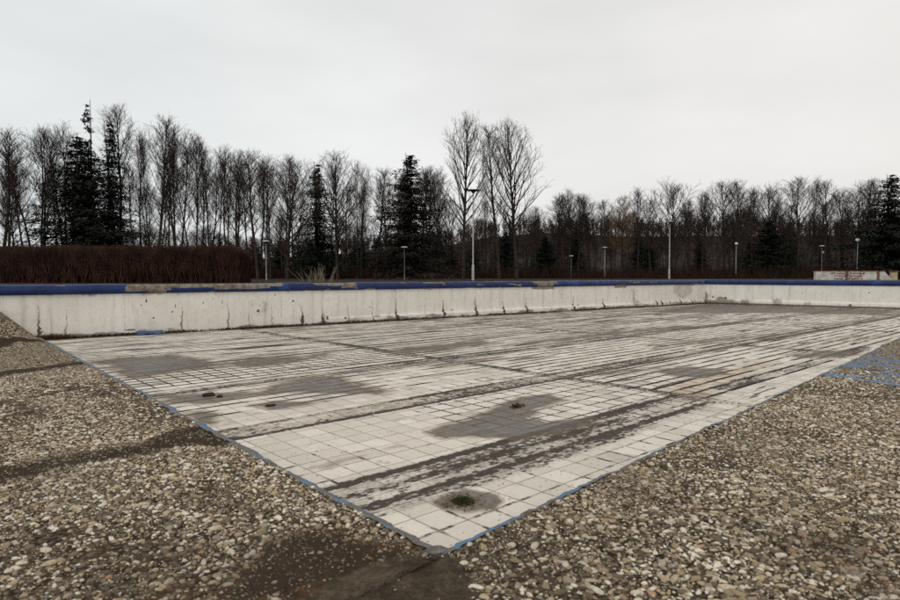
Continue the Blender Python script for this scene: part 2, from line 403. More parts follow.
M_SOIL = simple('dark_soil', (0.025, 0.018, 0.013), (0.07, 0.05, 0.036), 30, 0.95, 0.1, 0.4)
M_LEAF = simple('dead_leaf', (0.05, 0.025, 0.015), (0.13, 0.065, 0.035), 30, 0.85, 0.2)
M_STRAW = simple('dry_stalk', (0.22, 0.18, 0.13), (0.34, 0.29, 0.22), 10, 0.9, 0.1)
M_RUSTGR = simple('rusty_dead_grass', (0.10, 0.05, 0.025), (0.20, 0.11, 0.06), 10, 0.9, 0.1)
M_BLUECH = simple('blue_paint_chunk', (0.025, 0.06, 0.17), (0.07, 0.13, 0.28), 12, 0.6, 0.3)
M_CHIP = simple('grey_concrete_chip', (0.10, 0.09, 0.08), (0.22, 0.2, 0.18), 15, 0.85, 0.2, 0.3)

# ------------------------------------------------------------------ basin geometry
ZD = 0.05                                   # deck stands this much above the tiles at the edge
WL_A = up(70, 338); WL_C = up(705, 303.5)   # foot of the long wall
wdir = (WL_C - WL_A) / np.linalg.norm(WL_C - WL_A)
EW_R = up(900, 309.3)
edir = (EW_R - WL_C) / np.linalg.norm(EW_R - WL_C)
S0 = 16.0                                   # the long wall starts this far left of WL_A
WSTART = WL_A - wdir * S0
WLEN = np.linalg.norm(WL_C - WSTART)
def s_of(px):
    """distance along the long wall of a column of the photograph"""
    k = (px - CX) / F / (math.cos(PITCH))
    # x = k*y on the wall line
    k = (px - CX) / F
    # depth along the optical axis differs from y only by the small pitch; ignore z
    return (k * WSTART[1] - WSTART[0]) / (wdir[0] - k * wdir[1])
def z_at(px, py):
    p = WSTART + wdir * s_of(px)
    return EYE - (py - 276.0) / F * p[1]
H_FACE, H_TOP = 0.88, 1.08

# ---- floor (local frame: u along the long side, v across)
TA = np.array([0.0, 0.0])
eL = lambda v: 0.0 + (0.37 / 10.94) * v              # left edge of tiles
eR = lambda u: 0.06 * u                              # right edge
def axis(pts):
    out = []
    for (a, b, st) in pts:
        out += list(np.arange(a, b - 1e-6, st))
    out.append(pts[-1][1]); return np.array(out)
uu = axis([(-0.6, 10, 0.045), (10, 30, 0.09)]); vv_ = axis([(-0.6, 7.5, 0.04), (7.5, 14, 0.055)])
U, Vv = np.meshgrid(uu, vv_, indexing='ij')
u = U.ravel(); v = Vv.ravel()

def in_poly(poly, x, y):
    c = np.zeros(len(x), bool); n = len(poly)
    for i in range(n):
        x1, y1 = poly[i]; x2, y2 = poly[(i + 1) % n]
        cond = ((y1 > y) != (y2 > y)) & (x < (x2 - x1) * (y - y1) / (y2 - y1 + 1e-12) + x1)
        c ^= cond
    return c
def poly_mask(pix, x, y, soft, z=0.0, flat=None):
    P = np.array([uv(a, b, z) for a, b in pix])
    d = np.full(len(x), 1e9)
    for i in range(len(P)):
        a = P[i]; b = P[(i + 1) % len(P)]; ab = b - a
        t = np.clip(((x - a[0]) * ab[0] + (y - a[1]) * ab[1]) / (ab @ ab + 1e-9), 0, 1)
        d = np.minimum(d, np.hypot(x - a[0] - t * ab[0], y - a[1] - t * ab[1]))
    sd = np.where(in_poly(P, x, y), d, -d)
    return np.clip(0.5 + sd / (2 * soft), 0, 1)

wet_shade = np.zeros(len(u))
for pix, soft, amp in [
    ([(428, 432), (445, 424), (472, 420), (490, 410), (505, 404), (524, 397), (548, 395), (566, 400), (548, 405), (532, 411), (528, 418), (548, 423), (590, 418), (586, 425), (565, 431), (545, 434), (520, 439), (490, 436), (470, 437), (445, 438)], 0.14, 1.0),
    ([(262, 392), (275, 385), (300, 380), (322, 377), (345, 378), (362, 385), (388, 391), (380, 394), (345, 393), (318, 393), (290, 393), (250, 396), (205, 404), (160, 402), (170, 396), (220, 393)], 0.25, 0.95),
    ([(95, 362), (120, 358), (170, 355), (195, 358), (214, 363), (205, 367), (180, 371), (150, 377), (130, 378), (118, 370)], 0.3, 0.95),
    ([(224, 365), (250, 357), (300, 356), (330, 352), (330, 358), (290, 363), (250, 369)], 0.25, 0.7),
    ([(248, 405), (275, 401), (305, 402), (326, 401), (300, 407), (270, 410)], 0.14, 0.85),
    ([(185, 412), (205, 409), (222, 414), (212, 424), (196, 424)], 0.12, 0.75),
    ([(655, 372), (682, 367), (722, 369), (728, 374), (700, 378), (672, 376)], 0.18, 0.9),
    ([(375, 353), (400, 347), (480, 340), (500, 343), (450, 350), (400, 355)], 0.4, 0.75),
    ([(500, 345), (600, 331), (700, 324), (700, 328), (620, 336), (540, 345)], 0.4, 0.62),
    ([(640, 312), (705, 304), (760, 306), (900, 310), (900, 316), (800, 313), (700, 313)], 0.8, 0.8),
    ([(640, 345), (720, 337), (800, 330), (820, 332), (740, 341), (660, 350)], 0.35, 0.55),
    ([(780, 355), (830, 350), (870, 350), (850, 357), (800, 359)], 0.2, 0.7),
    ([(428, 502), (445, 494), (468, 490), (495, 494), (505, 501), (495, 510), (468, 515), (442, 511)], 0.05, 0.8),
    ([(300, 470), (330, 458), (400, 443), (412, 446), (380, 455), (330, 470)], 0.1, 0.5),
    ([(560, 378), (600, 371), (660, 366), (650, 371), (600, 377)], 0.2, 0.6),
]:
    wet_shade = np.maximum(wet_shade, amp * poly_mask(pix, u, v, soft))
# dirt and shade at the feet of both walls, painted as a damp film
wetn = fbm(u * 0.25, v * 1.3, 3)
wet_shade = np.maximum(wet_shade, 0.42 * sstep(0.62, 0.8, wetn))
wall_v = np.array([(p - A0) @ DV for p in (WL_A, WL_C)]); wall_u = np.array([(p - A0) @ DU for p in (WL_A, WL_C)])
vw = wall_v[0] + (u - wall_u[0]) * (wall_v[1] - wall_v[0]) / (wall_u[1] - wall_u[0])
dw = vw - v
wet_shade = np.maximum(wet_shade, 0.75 * sstep(0.55, 0.1, dw + 0.35 * (fbm(u * 0.8, v, 5) - 0.5)))
ue = 25.48 + (10.57 - v) * (26.38 - 25.48) / (10.57 - 3.47)
wet_shade = np.maximum(wet_shade, 0.7 * sstep(1.6, 0.3, ue - u + 1.5 * (fbm(u, v * 0.5, 6) - 0.5)))

band = np.zeros(len(u))
wv = 0.025 * (fbm(u * 1.3, v * 0.2, 9) - 0.5)
def strip(lo, hi, amp, u0=-1, u1=40, soft=0.03):
    global band
    m = sstep(lo - soft, lo + soft, v + wv) * sstep(hi + soft, hi - soft, v + wv) * sstep(u0 - 0.25, u0 + 0.25, u) * sstep(u1 + 0.25, u1 - 0.25, u)
    band = np.maximum(band, amp * m)
brk = lambda s: 0.35 * (fbm(u * 0.9, v * 3, s) - 0.5)
strip(1.01, 1.11, 0.82, -1, 4.4, 0.02); strip(0.48, 1.02, 0.36, -1, 4.4); strip(0.60, 0.70, 0.72, -1, 4.3, 0.02); strip(0.82, 0.90, 0.62, -1, 3.0, 0.02)
strip(0.80, 1.05, 0.5, 4.8, 11)
strip(2.45, 2.54, 0.80, -1, 40, 0.02); strip(2.79, 2.86, 0.62, -1, 40, 0.02); strip(2.5, 2.85, 0.42)
strip(4.64, 4.73, 0.75); strip(4.9, 5.0, 0.7, 2.5, 30); strip(4.65, 4.95, 0.38)
strip(6.7, 6.82, 0.8, 1, 30); strip(7.0, 7.1, 0.7, 2, 30); strip(8.2, 8.3, 0.75, 1.5, 30); strip(8.9, 9.0, 0.6, 1, 30); strip(9.7, 9.78, 0.6, 3, 30)
# cross line
m = sstep(4.16, 4.22, u + 0.03 * (fbm(u, v * 1.5, 12) - 0.5)) * sstep(4.42, 4.36, u)
band = np.maximum(band, 0.55 * m)
for uc in (9.4, 14.6, 19.8):
    band = np.maximum(band, 0.42 * sstep(uc - 0.06, uc, u) * sstep(uc + 0.3, uc + 0.24, u))
band = np.clip(band + np.where(band > 0.05, 2.0 * brk(13), 0), 0, 1.0)

rowj = np.zeros(len(u))
rowj = np.maximum(rowj, 0.95 * sstep(5.05, 5.2, v) * sstep(6.5, 6.35, v) * sstep(8, 5, u))
rowj = np.maximum(rowj, (0.3 + 0.5 * fbm(u * 0.3, v * 0.8, 23)) * sstep(3.0, 3.4, v))
rowj = np.maximum(rowj, 0.2 * sstep(1.1, 1.2, v) * sstep(2.5, 2.3, v))
rowj = np.maximum(rowj, 0.6 * sstep(4.0, 4.6, u) * sstep(0.5, 0.8, v))
joint = 0.24 + 0.6 * (fbm(u * 0.5, v * 0.9, 21) - 0.5)
joint = np.maximum(joint, 0.62 * sstep(5.0, 5.2, v) * sstep(6.6, 6.3, v) * sstep(7, 4, u))
joint = np.maximum(joint, 0.52 * sstep(2.4, 2.0, np.hypot(u - 3.8, (v - 1.9) * 1.6)))
joint = np.maximum(joint, 0.42 * sstep(0.5, 0.3, v) * sstep(1.1, 0.8, u))
grime = 0.14 + 0.28 * sstep(2, 9, v) + 0.1 * sstep(4, 14, u) - 0.45 * sstep(3.2, 0.9, np.hypot((u - 1.2) * 0.9, v - 2.0)) - 0.2 * sstep(0.62, 0.5, v) * sstep(4, 3, u)
warm = np.maximum(0.9 * poly_mask([(655, 393), (690, 380), (760, 362), (775, 364), (720, 382), (690, 396)], u, v, 0.15),
                  0.8 * sstep(2.56, 2.62, v) * sstep(2.8, 2.72, v) * fbm(u * 0.8, v, 31))
bare = np.maximum(0.9 * poly_mask([(428, 366), (440, 362), (500, 356), (508, 358), (470, 365), (440, 369)], u, v, 0.1),
                  0.9 * poly_mask([(662, 396), (690, 391), (718, 394), (716, 400), (690, 402)], u, v, 0.06))
def grid_faces(nx, ny):
    i = np.arange(nx - 1)[:, None] * ny + np.arange(ny - 1)[None, :]; i = i.ravel()
    return np.stack([i, i + ny, i + ny + 1, i + 1], 1)
zf = 0.006 * (fbm(u * 0.7, v * 0.7, 41) - 0.5)
fl = obj('pool_floor', make_mesh('pool_floor', np.stack([u, v, zf], 1), grid_faces(len(uu), len(vv_)), [M_FLOOR], False,
         dict(wet_shade=wet_shade, band=band, rowjoint=rowj, joint=joint, grime=grime, warm=warm, bare=bare)), None, (*A0, 0), (0, 0, TH))
tag(fl, kind='structure')

# ---- pebble deck, an L round the near corner
def solve_edge(pixA, pixB):
    a = uv(*pixA, ZD); b = uv(*pixB, ZD); return a, b
cA = uv(440, 553, ZD)
lB = uv(53, 345, ZD); rB = uv(900, 338, ZD)
dL = lambda q: cA[0] + (lB[0] - cA[0]) / (lB[1] - cA[1]) * (q - cA[1])      # u of left edge at v=q
dR = lambda q: cA[1] + (rB[1] - cA[1]) / (rB[0] - cA[0]) * (q - cA[0])      # v of right edge at u=q
off = -axis([(0, 1.1, 0.016), (1.1, 3.0, 0.04), (3.0, 6, 0.12), (6, 16, 0.8)])[::-1]     # -16 .. 0
alongL = axis([(0, 5, 0.045), (5, 13.5, 0.09)]); alongR = axis([(0, 6, 0.045), (6, 12, 0.09), (12, 27, 0.3)])
jag = lambda s, k: 0.034 * (fbm(s * 14, s * 0 + k, 50 + k) - 0.5) + 0.03 * (fbm(s * 1.7, s * 0 + k, 60 + k) - 0.5)
patches = []
OL, AL = np.meshgrid(off, alongL, indexing='ij')
vL = cA[1] + AL; uL = dL(vL) + OL + np.where(OL > -0.1, jag(AL, 1) * sstep(-0.1, 0, OL), 0); patches.append((uL, vL))
OR, AR = np.meshgrid(off, alongR, indexing='ij')
uR = cA[0] + AR; vR = dR(uR) + OR + np.where(OR > -0.1, jag(AR, 2) * sstep(-0.1, 0, OR), 0); patches.append((uR, vR))
O1, O2 = np.meshgrid(off, off, indexing='ij'); patches.append((cA[0] + O1, cA[1] + O2))

def deck_masks(x, y):
    n = fbm(x * 1.6, y * 1.6, 71)
    soil_vignette = np.zeros(len(x))
    def line(p, q, w, amp):
        nonlocal soil_vignette
        a = uv(*p, ZD); b = uv(*q, ZD); ab = b - a
        t = ((x - a[0]) * ab[0] + (y - a[1]) * ab[1]) / (ab @ ab); t = np.clip(t, 0, 1.6)
        d = np.hypot(x - a[0] - t * ab[0], y - a[1] - t * ab[1]) + 0.34 * (n - 0.5) + 0.2 * (fbm(x * 6, y * 6, 72) - 0.5)
        soil_vignette = np.maximum(soil_vignette, amp * sstep(w, w * 0.25, d))
    line((215, 434), (0, 475), 0.27, 0.85); line((130, 380), (0, 403), 0.16, 0.5); line((95, 361), (0, 373), 0.3, 0.8); line((42, 342), (0, 347), 0.26, 0.75)
    soil_vignette = np.maximum(soil_vignette, 1.0 * poly_mask([(150, 440), (172, 431), (200, 426), (218, 432), (232, 440), (222, 446), (190, 444), (165, 447)], x, y, 0.05, ZD))
    soil_vignette = np.maximum(soil_vignette, 0.82 * poly_mask([(262, 552), (290, 536), (312, 530), (350, 537), (385, 548), (410, 554), (380, 562), (330, 574), (280, 592), (250, 604), (215, 604), (240, 578)], x, y, 0.16, ZD))
    soil_vignette = np.maximum(soil_vignette, 0.4 * sstep(0.66, 0.82, n))
    soil_vignette = np.maximum(soil_vignette, 0.45 * poly_mask([(852, 592), (870, 575), (905, 575), (905, 605), (840, 605)], x, y, 0.1, ZD))  # corner darkening, partly lens fall-off, painted into the deck colour
    conc = poly_mask([(292, 606), (325, 585), (360, 566), (405, 556), (440, 555), (455, 558), (465, 570), (480, 606), (470, 680), (180, 680)], x, y, 0.05, ZD)
    paint = np.zeros(len(x))
    for p, q, w in [((827, 374), (905, 386), 0.13), ((842, 364), (905, 376), 0.13), ((858, 356), (905, 363), 0.15), ((850, 361), (905, 369), 0.13)]:
        a = uv(*p, ZD); b = uv(*q, ZD); ab = b - a
        t = np.clip(((x - a[0]) * ab[0] + (y - a[1]) * ab[1]) / (ab @ ab), 0, 3)
        d = np.hypot(x - a[0] - t * ab[0], y - a[1] - t * ab[1]) + 0.22 * (n - 0.5)
        paint = np.maximum(paint, 0.66 * sstep(w * 1.7, w * 0.4, d))
    paint = np.maximum(paint, 0.38 * poly_mask([(834, 373), (862, 351), (905, 346), (905, 386)], x, y, 0.15, ZD))
    return soil_vignette, conc, paint

def deck_z(x, y):
    # the deck is banked up against the long wall left of the tiles
    bank = np.minimum(0.62, 0.95 * np.maximum(0, dL(y) - x - 0.03)) * sstep(10.2, 12.4, y)
    so, co, _ = deck_masks(x, y)
    rough = 0.020 * np.clip(co + 0.7 * so, 0, 1) * (fbm(x * 9, y * 9, 82, 5) - 0.5) + 0.012 * so * (fbm(x * 25, y * 25, 83, 3) - 0.5)
    return ZD + 0.012 * (fbm(x * 0.8, y * 0.8, 81) - 0.5) + bank + rough - 0.008 * so

VS = []; FS = []; at = dict(soil_vignette=[], concrete=[], paint=[], far=[]); base = 0
PEB_R = 10.0
camuv = np.array([(-A0) @ DU, (-A0) @ DV])
for X, Y in patches:
    x = X.ravel(); y = Y.ravel()
    so, co, pa = deck_masks(x, y)
    fa = sstep(PEB_R - 1.8, PEB_R - 0.3, np.hypot(x - camuv[0], y - camuv[1]))
    VS.append(np.stack([x, y, deck_z(x, y)], 1)); FS.append(grid_faces(*X.shape) + base); base += len(x)
    at['soil_vignette'].append(so); at['concrete'].append(co); at['paint'].append(pa); at['far'].append(0.25 + 0.75 * fa)
deck = obj('pool_deck', make_mesh('pool_deck', np.concatenate(VS), FS, [M_DECK], False, {k: np.concatenate(q) for k, q in at.items()}), None, (*A0, 0), (0, 0, TH))
tag(deck, kind='structure')

# rim: the blue painted upstand between deck and tiles
def rim(name, S, edge, axis_u):
    prof = [(-0.018, 0.002), (-0.004, 0.007), (0.012, -0.003), (0.020, -0.028), (0.024, -0.062)]
    S = np.asarray(S); k = 1 if axis_u else 2
    V = []
    for s in S:
        for (o, z) in prof:
            j = float(jag(np.array([s - (cA[1] if axis_u else cA[0])]), k)[0]) + 0.006 * (random.random() - 0.5)
            wd = 1 + 2.2 * max(0.0, float(fbm(np.array([s * 3.1]), np.array([k * 3.0]), 66)[0]) - 0.5); o2 = o * wd + j; z2 = ZD + z + 0.006 * (random.random() - 0.5) + 0.004 * math.sin(s * 7)
            if axis_u: V.append((dL(s) + o2, s, z2))
            else: V.append((s, dR(s) + o2, z2))
    f = grid_faces(len(S), len(prof))
    if axis_u: f = f[:, ::-1]
    if axis_u: V = [(x + (0.010 if z > ZD - 0.02 else 0.012), y, z) if i % len(prof) > 1 else (x - 0.006, y, z) for i, (x, y, z) in enumerate(V)]
    o = obj(name, make_mesh(name, V, f, [M_RIM], True), None, (*A0, 0), (0, 0, TH)); tag(o, kind='structure')
rim('painted_rim', cA[1] + axis([(0.0, 6, 0.03), (6, 13.4, 0.08)]), dL, True)
rim('painted_rim', cA[0] + axis([(0.0, 6, 0.03), (6, 27, 0.1)]), dR, False)

# loose and set pebbles of the exposed aggregate near the camera (uncountable: one object)
def pebbles():
    lo = np.array([-7.0, -4.5]); hi = np.array([10.5, 10.5]); st = 0.0208
    gx, gy = np.meshgrid(np.arange(lo[0], hi[0], st), np.arange(lo[1], hi[1], st), indexing='ij')
    x = gx.ravel() + rng.uniform(-0.5, 0.5, gx.size) * st; y = gy.ravel() + rng.uniform(-0.5, 0.5, gx.size) * st
    P = A0 + x[:, None] * DU + y[:, None] * DV
    d = np.hypot(P[:, 0], P[:, 1]); ang = np.abs(np.arctan2(P[:, 0], P[:, 1]))
    on = ((x < dL(y) - 0.02) | (y < dR(x) - 0.02))
    keep = on & (d < PEB_R) & (d > 1.5) & (ang < R(45)) & (P[:, 1] > 1.3)
    fade = sstep(PEB_R - 0.2, PEB_R - 1.8, d)
    keep &= rng.random(len(x)) < fade
    x = x[keep]; y = y[keep]
    so, co, pa = deck_masks(x, y)
    nn = fbm(x * 5, y * 5, 91)
    dens = fbm(x * 0.9, y * 0.9, 95)
    prob = (0.76 - 0.40 * sstep(0.45, 0.7, dens)) * (1 - 0.64 * sstep(0.25, 0.95, so + 1.2 * (nn - 0.5))) * (1 - sstep(0.3, 0.52, co + 0.3 * (nn - 0.5)))
    k = rng.random(len(x)) < prob
    x = x[k]; y = y[k]; so = so[k]
    gn = 60000; gr_ = 1.5 + 3.6 * np.sqrt(rng.random(gn)); ga = rng.uniform(-R(44), R(44), gn)
    gp = np.stack([gr_ * np.sin(ga), gr_ * np.cos(ga)], 1) - A0; gx2 = gp @ DU; gy2 = gp @ DV
    kk = ((gx2 < dL(gy2) - 0.01) | (gy2 < dR(gx2) - 0.01)) & (fbm(gx2 * 4, gy2 * 4, 97) > 0.45) & (rng.random(gn) < 1 - 0.95 * deck_masks(gx2, gy2)[1]) & (rng.random(gn) < 1 - 0.6 * deck_masks(gx2, gy2)[0]); gx2 = gx2[kk]; gy2 = gy2[kk]
    nb = len(x); x = np.concatenate([x, gx2]); y = np.concatenate([y, gy2]); gso, gco, gpa = deck_masks(gx2, gy2)
    so = np.concatenate([so, gso]); pk = np.concatenate([pa[k], gpa])
    n = len(x); m = 8
    size = 0.0069 * np.exp(rng.normal(0, 0.42, n)); size = np.clip(size, 0.003, 0.018); size = np.where(so > 0.4, size * 0.75, size); size[nb:] = rng.uniform(0.0014, 0.0042, n - nb)
    asp = rng.uniform(1.05, 2.1, n); rot = rng.uniform(0, math.pi, n); hgt = size * rng.uniform(0.45, 0.8, n)
    a = np.arange(m) * 2 * math.pi / m
    rad = 1 + 0.13 * rng.normal(0, 1, (n, m)).clip(-1.6, 1.6)
    z0 = deck_z(x, y)
    tx = rng.normal(0, 0.16, n); ty = rng.normal(0, 0.16, n)
    rings = []
    for rr, zz in [(1.0, -0.35), (0.86, 0.45), (0.5, 0.88)]:
        lx = rr * rad * np.cos(a) * (size * asp)[:, None]; ly = rr * rad * np.sin(a) * size[:, None]
        wx = lx * np.cos(rot)[:, None] - ly * np.sin(rot)[:, None]; wy = lx * np.sin(rot)[:, None] + ly * np.cos(rot)[:, None]
        wz = hgt[:, None] * zz + wx * tx[:, None] + wy * ty[:, None]
        rings.append(np.stack([x[:, None] + wx, y[:, None] + wy, z0[:, None] + wz], 2))
    top = np.stack([x, y, z0 + hgt], 1)[:, None, :]
    V = np.concatenate(rings + [top], 1)
    q = []
    for r0 in (0, m):
        for i in range(m): q.append((r0 + i, r0 + (i + 1) % m, r0 + m + (i + 1) % m, r0 + m + i))
    tr = [(2 * m + i, 2 * m + (i + 1) % m, 3 * m) for i in range(m)]
    b = (np.arange(n) * (3 * m + 1))[:, None, None]
    return V.reshape(-1, 3), [(b + np.array(q)[None]).reshape(-1, 4), (b + np.array(tr)[None]).reshape(-1, 3)], np.repeat(so, 3 * m + 1), np.repeat(pk, 3 * m + 1)
PV, PF, PS, PP = pebbles()
print('pebbles', len(PV) // 25)
pe = obj('pebbles', make_mesh('pebbles', PV, PF, [M_PEB], True, dict(soil_vignette=PS, paint=PP)), None, (*A0, 0), (0, 0, TH))
tag(pe, 'rounded cream and brown pebbles set in the deck around the tiled basin', 'pebbles', kind='stuff')

# crack across the bare concrete at the corner
def crack_strip(pix, w, z):
    P = [up(a, b, z) for a, b in pix]; fine = []
    for i in range(len(P) - 1):
        for k in range(6): fine.append(P[i] + (P[i + 1] - P[i]) * k / 6)
    fine.append(P[-1]); V = []
    for i, p in enumerate(fine):
        t = i / (len(fine) - 1); d = fine[min(i + 1, len(fine) - 1)] - fine[max(i - 1, 0)]; d /= np.linalg.norm(d); nrm = np.array([-d[1], d[0]])
        p = p + nrm * random.uniform(-0.006, 0.006); ww = w * (1 - 0.75 * t) * random.uniform(0.5, 1.3)
        V += [(*(p + nrm * ww), z), (*(p - nrm * ww), z)]
    return V, [(2 * i, 2 * i + 1, 2 * i + 3, 2 * i + 2) for i in range(len(fine) - 1)]
V, Fc = crack_strip([(438, 556), (424, 563), (402, 573), (383, 585), (366, 593), (340, 602)], 0.014, ZD + 0.009)
cr = obj('crack', make_mesh('crack', V, Fc, [M_SOIL])); cr.parent = deck; cr.matrix_parent_inverse = deck.matrix_basis.inverted()

# ---- outer ground: one sheet with the basin cut out, reaching the horizon, climbing into a hill far behind
nrm_l = np.array([-wdir[1], wdir[0]]); nrm_e = np.array([-edir[1], edir[0]])
ZG = 0.88
inner = [WSTART + nrm_l * 0.3 + wdir * -2, WL_C + nrm_l * 0.3 + nrm_e * 0.3, WL_C + edir * 26 + nrm_e * 0.3, xy(24, -15.5), xy(-15.5, -15.5)]
iz = [ZG, ZG, ZG, 0.03, 0.03]
outer = [(-700, 500), (300, 900), (900, 300), (500, -500), (-600, -400)]
gv = [(*p, z) for p, z in zip(inner, iz)]; gf = []
mid = []
for k in range(5):
    d = np.array(outer[k]) - inner[k]; d = d / np.linalg.norm(d); mid.append((*(inner[k] + d * 6), ZG))
gv += mid + [(x, y, ZG) for x, y in outer]
for k in range(5):
    j = (k + 1) % 5
    gf += [(k, j, 5 + j, 5 + k), (5 + k, 5 + j, 10 + j, 10 + k)]
g = obj('ground', make_mesh('ground', gv, gf, [M_GROUND])); tag(g, kind='structure')

# ------------------------------------------------------------------ walls of the basin
def wall_face(L, s_list, masks, th=0.3, h=H_FACE):
    zs = np.linspace(-0.03, h, 54)
    S, Z = np.meshgrid(s_list, zs, indexing='ij'); s = S.ravel(); z = Z.ravel()
    y = 0.006 * (fbm(s * 1.5, z * 2, 101) - 0.5)
    V = np.stack([s, y, z], 1); f = grid_faces(len(s_list), len(zs)); n = len(V); a, b = s_list[0], s_list[-1]
    ext = np.array([(a, 0.006, -0.03), (b, 0.006, -0.03), (b, th, -0.03), (a, th, -0.03), (a, 0.006, h), (b, 0.006, h), (b, th, h), (a, th, h)])
    ef = np.array([(4, 5, 6, 7), (1, 2, 6, 5), (2, 3, 7, 6), (3, 0, 4, 7)]) + n
    at = masks(s, z)
    return make_mesh('wall_face', np.concatenate([V, ext]), [f, ef], [M_WALL], False, {k: np.concatenate([q, np.zeros(8)]) for k, q in at.items()})

CRACKS = [(37, 300, 336, 1.0), (65, 305, 337, 0.8), (57, 322, 334, 0.35), (125, 290, 336, 0.4), (182, 302, 331, 0.9), (228, 297, 328, 0.85), (248, 296, 326, 0.65), (271, 296, 326, 0.75),
          (302, 303, 325, 1.2), (322, 305, 324, 1.0), (348, 300, 322, 0.75), (373, 298, 321, 0.8), (396, 292, 320, 1.1), (425, 298, 318, 0.7), (443, 297, 318, 1.3), (475, 294, 317, 1.5), (492, 297, 314, 0.5),
          (503, 298, 315, 1.1), (526, 296, 315, 1.2), (543, 296, 312, 0.5), (551, 296, 312, 0.7), (560, 297, 311, 0.3), (573, 294, 312, 1.2), (590, 297, 310, 0.4), (603, 297, 311, 1.3), (612, 298, 308, 0.5),
          (626, 299, 311, 0.8), (636, 299, 310, 0.8), (648, 300, 309, 0.7), (656, 298, 308, 1.3), (661, 299, 308, 1.2), (669, 300, 307, 1.0), (680, 299, 307, 1.2), (691, 300, 306, 1.0), (699, 299, 306, 0.8), (704, 297, 306, 1.8)]
SPOTS = [(146, 301, .02, .05), (141, 305, .03, .012), (153, 318, .03, .015), (175, 306, .014, .05), (172, 312, .03, .02), (203, 303, .012, .03), (213, 299, .012, .02), (222, 302, .012, .05), (258, 311, .045, .04), (240, 313, .02, .01),
         (275, 295, .02, .02), (293, 301, .03, .03), (130, 330, .12, .02), (370, 307, .05, .012), (376, 316, .12, .012), (452, 310, .09, .012), (578, 305, .12, .015), (327, 318, .04, .06), (345, 318, .05, .03)]
CR = [(s_of(px), max(z_at(px, a), 0.05), z_at(px, b), st) for px, a, b, st in CRACKS]
def masks_long(s, z):
    crack = np.zeros(len(s)); rust = np.zeros(len(s)); dirt = np.zeros(len(s)); scr = np.zeros(len(s))
    for i, (s0, zt, zb, st) in enumerate(CR):
        k = np.abs(s - s0) < 0.6
        ss, zz = s[k], z[k]
        t = np.clip(zz / zt, 0, 1.3)
        dx = np.abs(ss - s0 - 0.07 * (fbm(zz * 6, zz * 0 + i, 120) - 0.5) - 0.05 * (fbm(zz * 25, zz * 0 + i, 122) - 0.5))
        w = (0.0055 + 0.010 * fbm(zz * 9, zz * 0 + i, 121) * (1.2 - t).clip(0, 1)) * (0.6 + 0.45 * st)
        up_ = sstep(1.05, 0.8, t)
        crack[k] = np.maximum(crack[k], sstep(w * 1.6, w * 0.35, dx) * up_ * min(1, 0.45 + 0.4 * st) * (0.6 + 0.6 * fbm(zz * 14, zz * 0 + i, 125)))
        rust[k] = np.maximum(rust[k], sstep(w * 4.5, w, dx) * up_ * (0.7 * (1 - t).clip(0, 1) + 0.12) * st)
        # a crumbled blot low down where the crack meets the plinth
        if st >= 1.0:
            bl = sstep(0.11, 0.02, np.hypot(ss - s0 - 0.02, (zz - 0.12) * 0.6) + 0.11 * (fbm(ss * 12, zz * 12, 130 + i) - 0.5))
            crack[k] = np.maximum(crack[k], 0.85 * bl)
    for px, py, a, b in SPOTS:
        s0, z0 = s_of(px), z_at(px, py)
        crack = np.maximum(crack, 0.9 * sstep(1.5, 0.4, np.hypot((s - s0) / a, (z - z0) / b)))
    n = fbm(s * 2.5, z * 5, 140)
    dirt = np.maximum(dirt, 0.8 * sstep(0.16, 0.02, z + 0.22 * (n - 0.5) + 0.12 * (fbm(s * 0.7, s * 0, 146) - 0.5)))
    dirt = np.maximum(dirt, 0.5 * sstep(0.62, 0.8, fbm(s * 1.3, z * 1.6, 141)))
    dirt = np.maximum(dirt, 0.55 * sstep(H_FACE - 0.1, H_FACE - 0.02, z) * sstep(0.5, 0.7, fbm(s * 3, z * 3, 142)))
    dirt = np.maximum(dirt, 0.6 * sstep(0.26, 0.16, z) * sstep(s_of(560), s_of(690), s) * (0.3 + fbm(s * 4, z * 6, 143)))
    # bare concrete where the coping broke away
    for p0, p1, dep in [(530, 556, 0.09), (613, 628, 0.09)]:
        a, b = s_of(p0), s_of(p1)
        dirt = np.maximum(dirt, 1.0 * sstep(a, a + 0.2, s) * sstep(b, b - 0.2, s) * sstep(H_FACE - dep - 0.02, H_FACE - dep + 0.02, z + 0.05 * (fbm(s * 6, z * 6, 145) - 0.5)))
    # heart-shaped scrape near the far corner
    s0, z0 = s_of(683), z_at(683, 291)
    X = (s - s0) / 0.62; Y = (z - z0 - 0.02) / 0.27
    hv = (X * X + Y * Y - 1) ** 3 - X * X * Y ** 3
    scr = np.where(hv < 0, 0.55 + 0.9 * (fbm(s * 5, z * 14, 150) - 0.35), 0) + np.where((hv >= 0) & (hv < 0.6), 0.2, 0)
    edge = np.exp(-(np.clip(hv, -5, 5) / 0.22) ** 2) * 0.85
    scr = np.clip(np.maximum(scr, edge), 0, 1)
    return dict(crack=crack, rust=rust, dirt=dirt, scrape=scr)

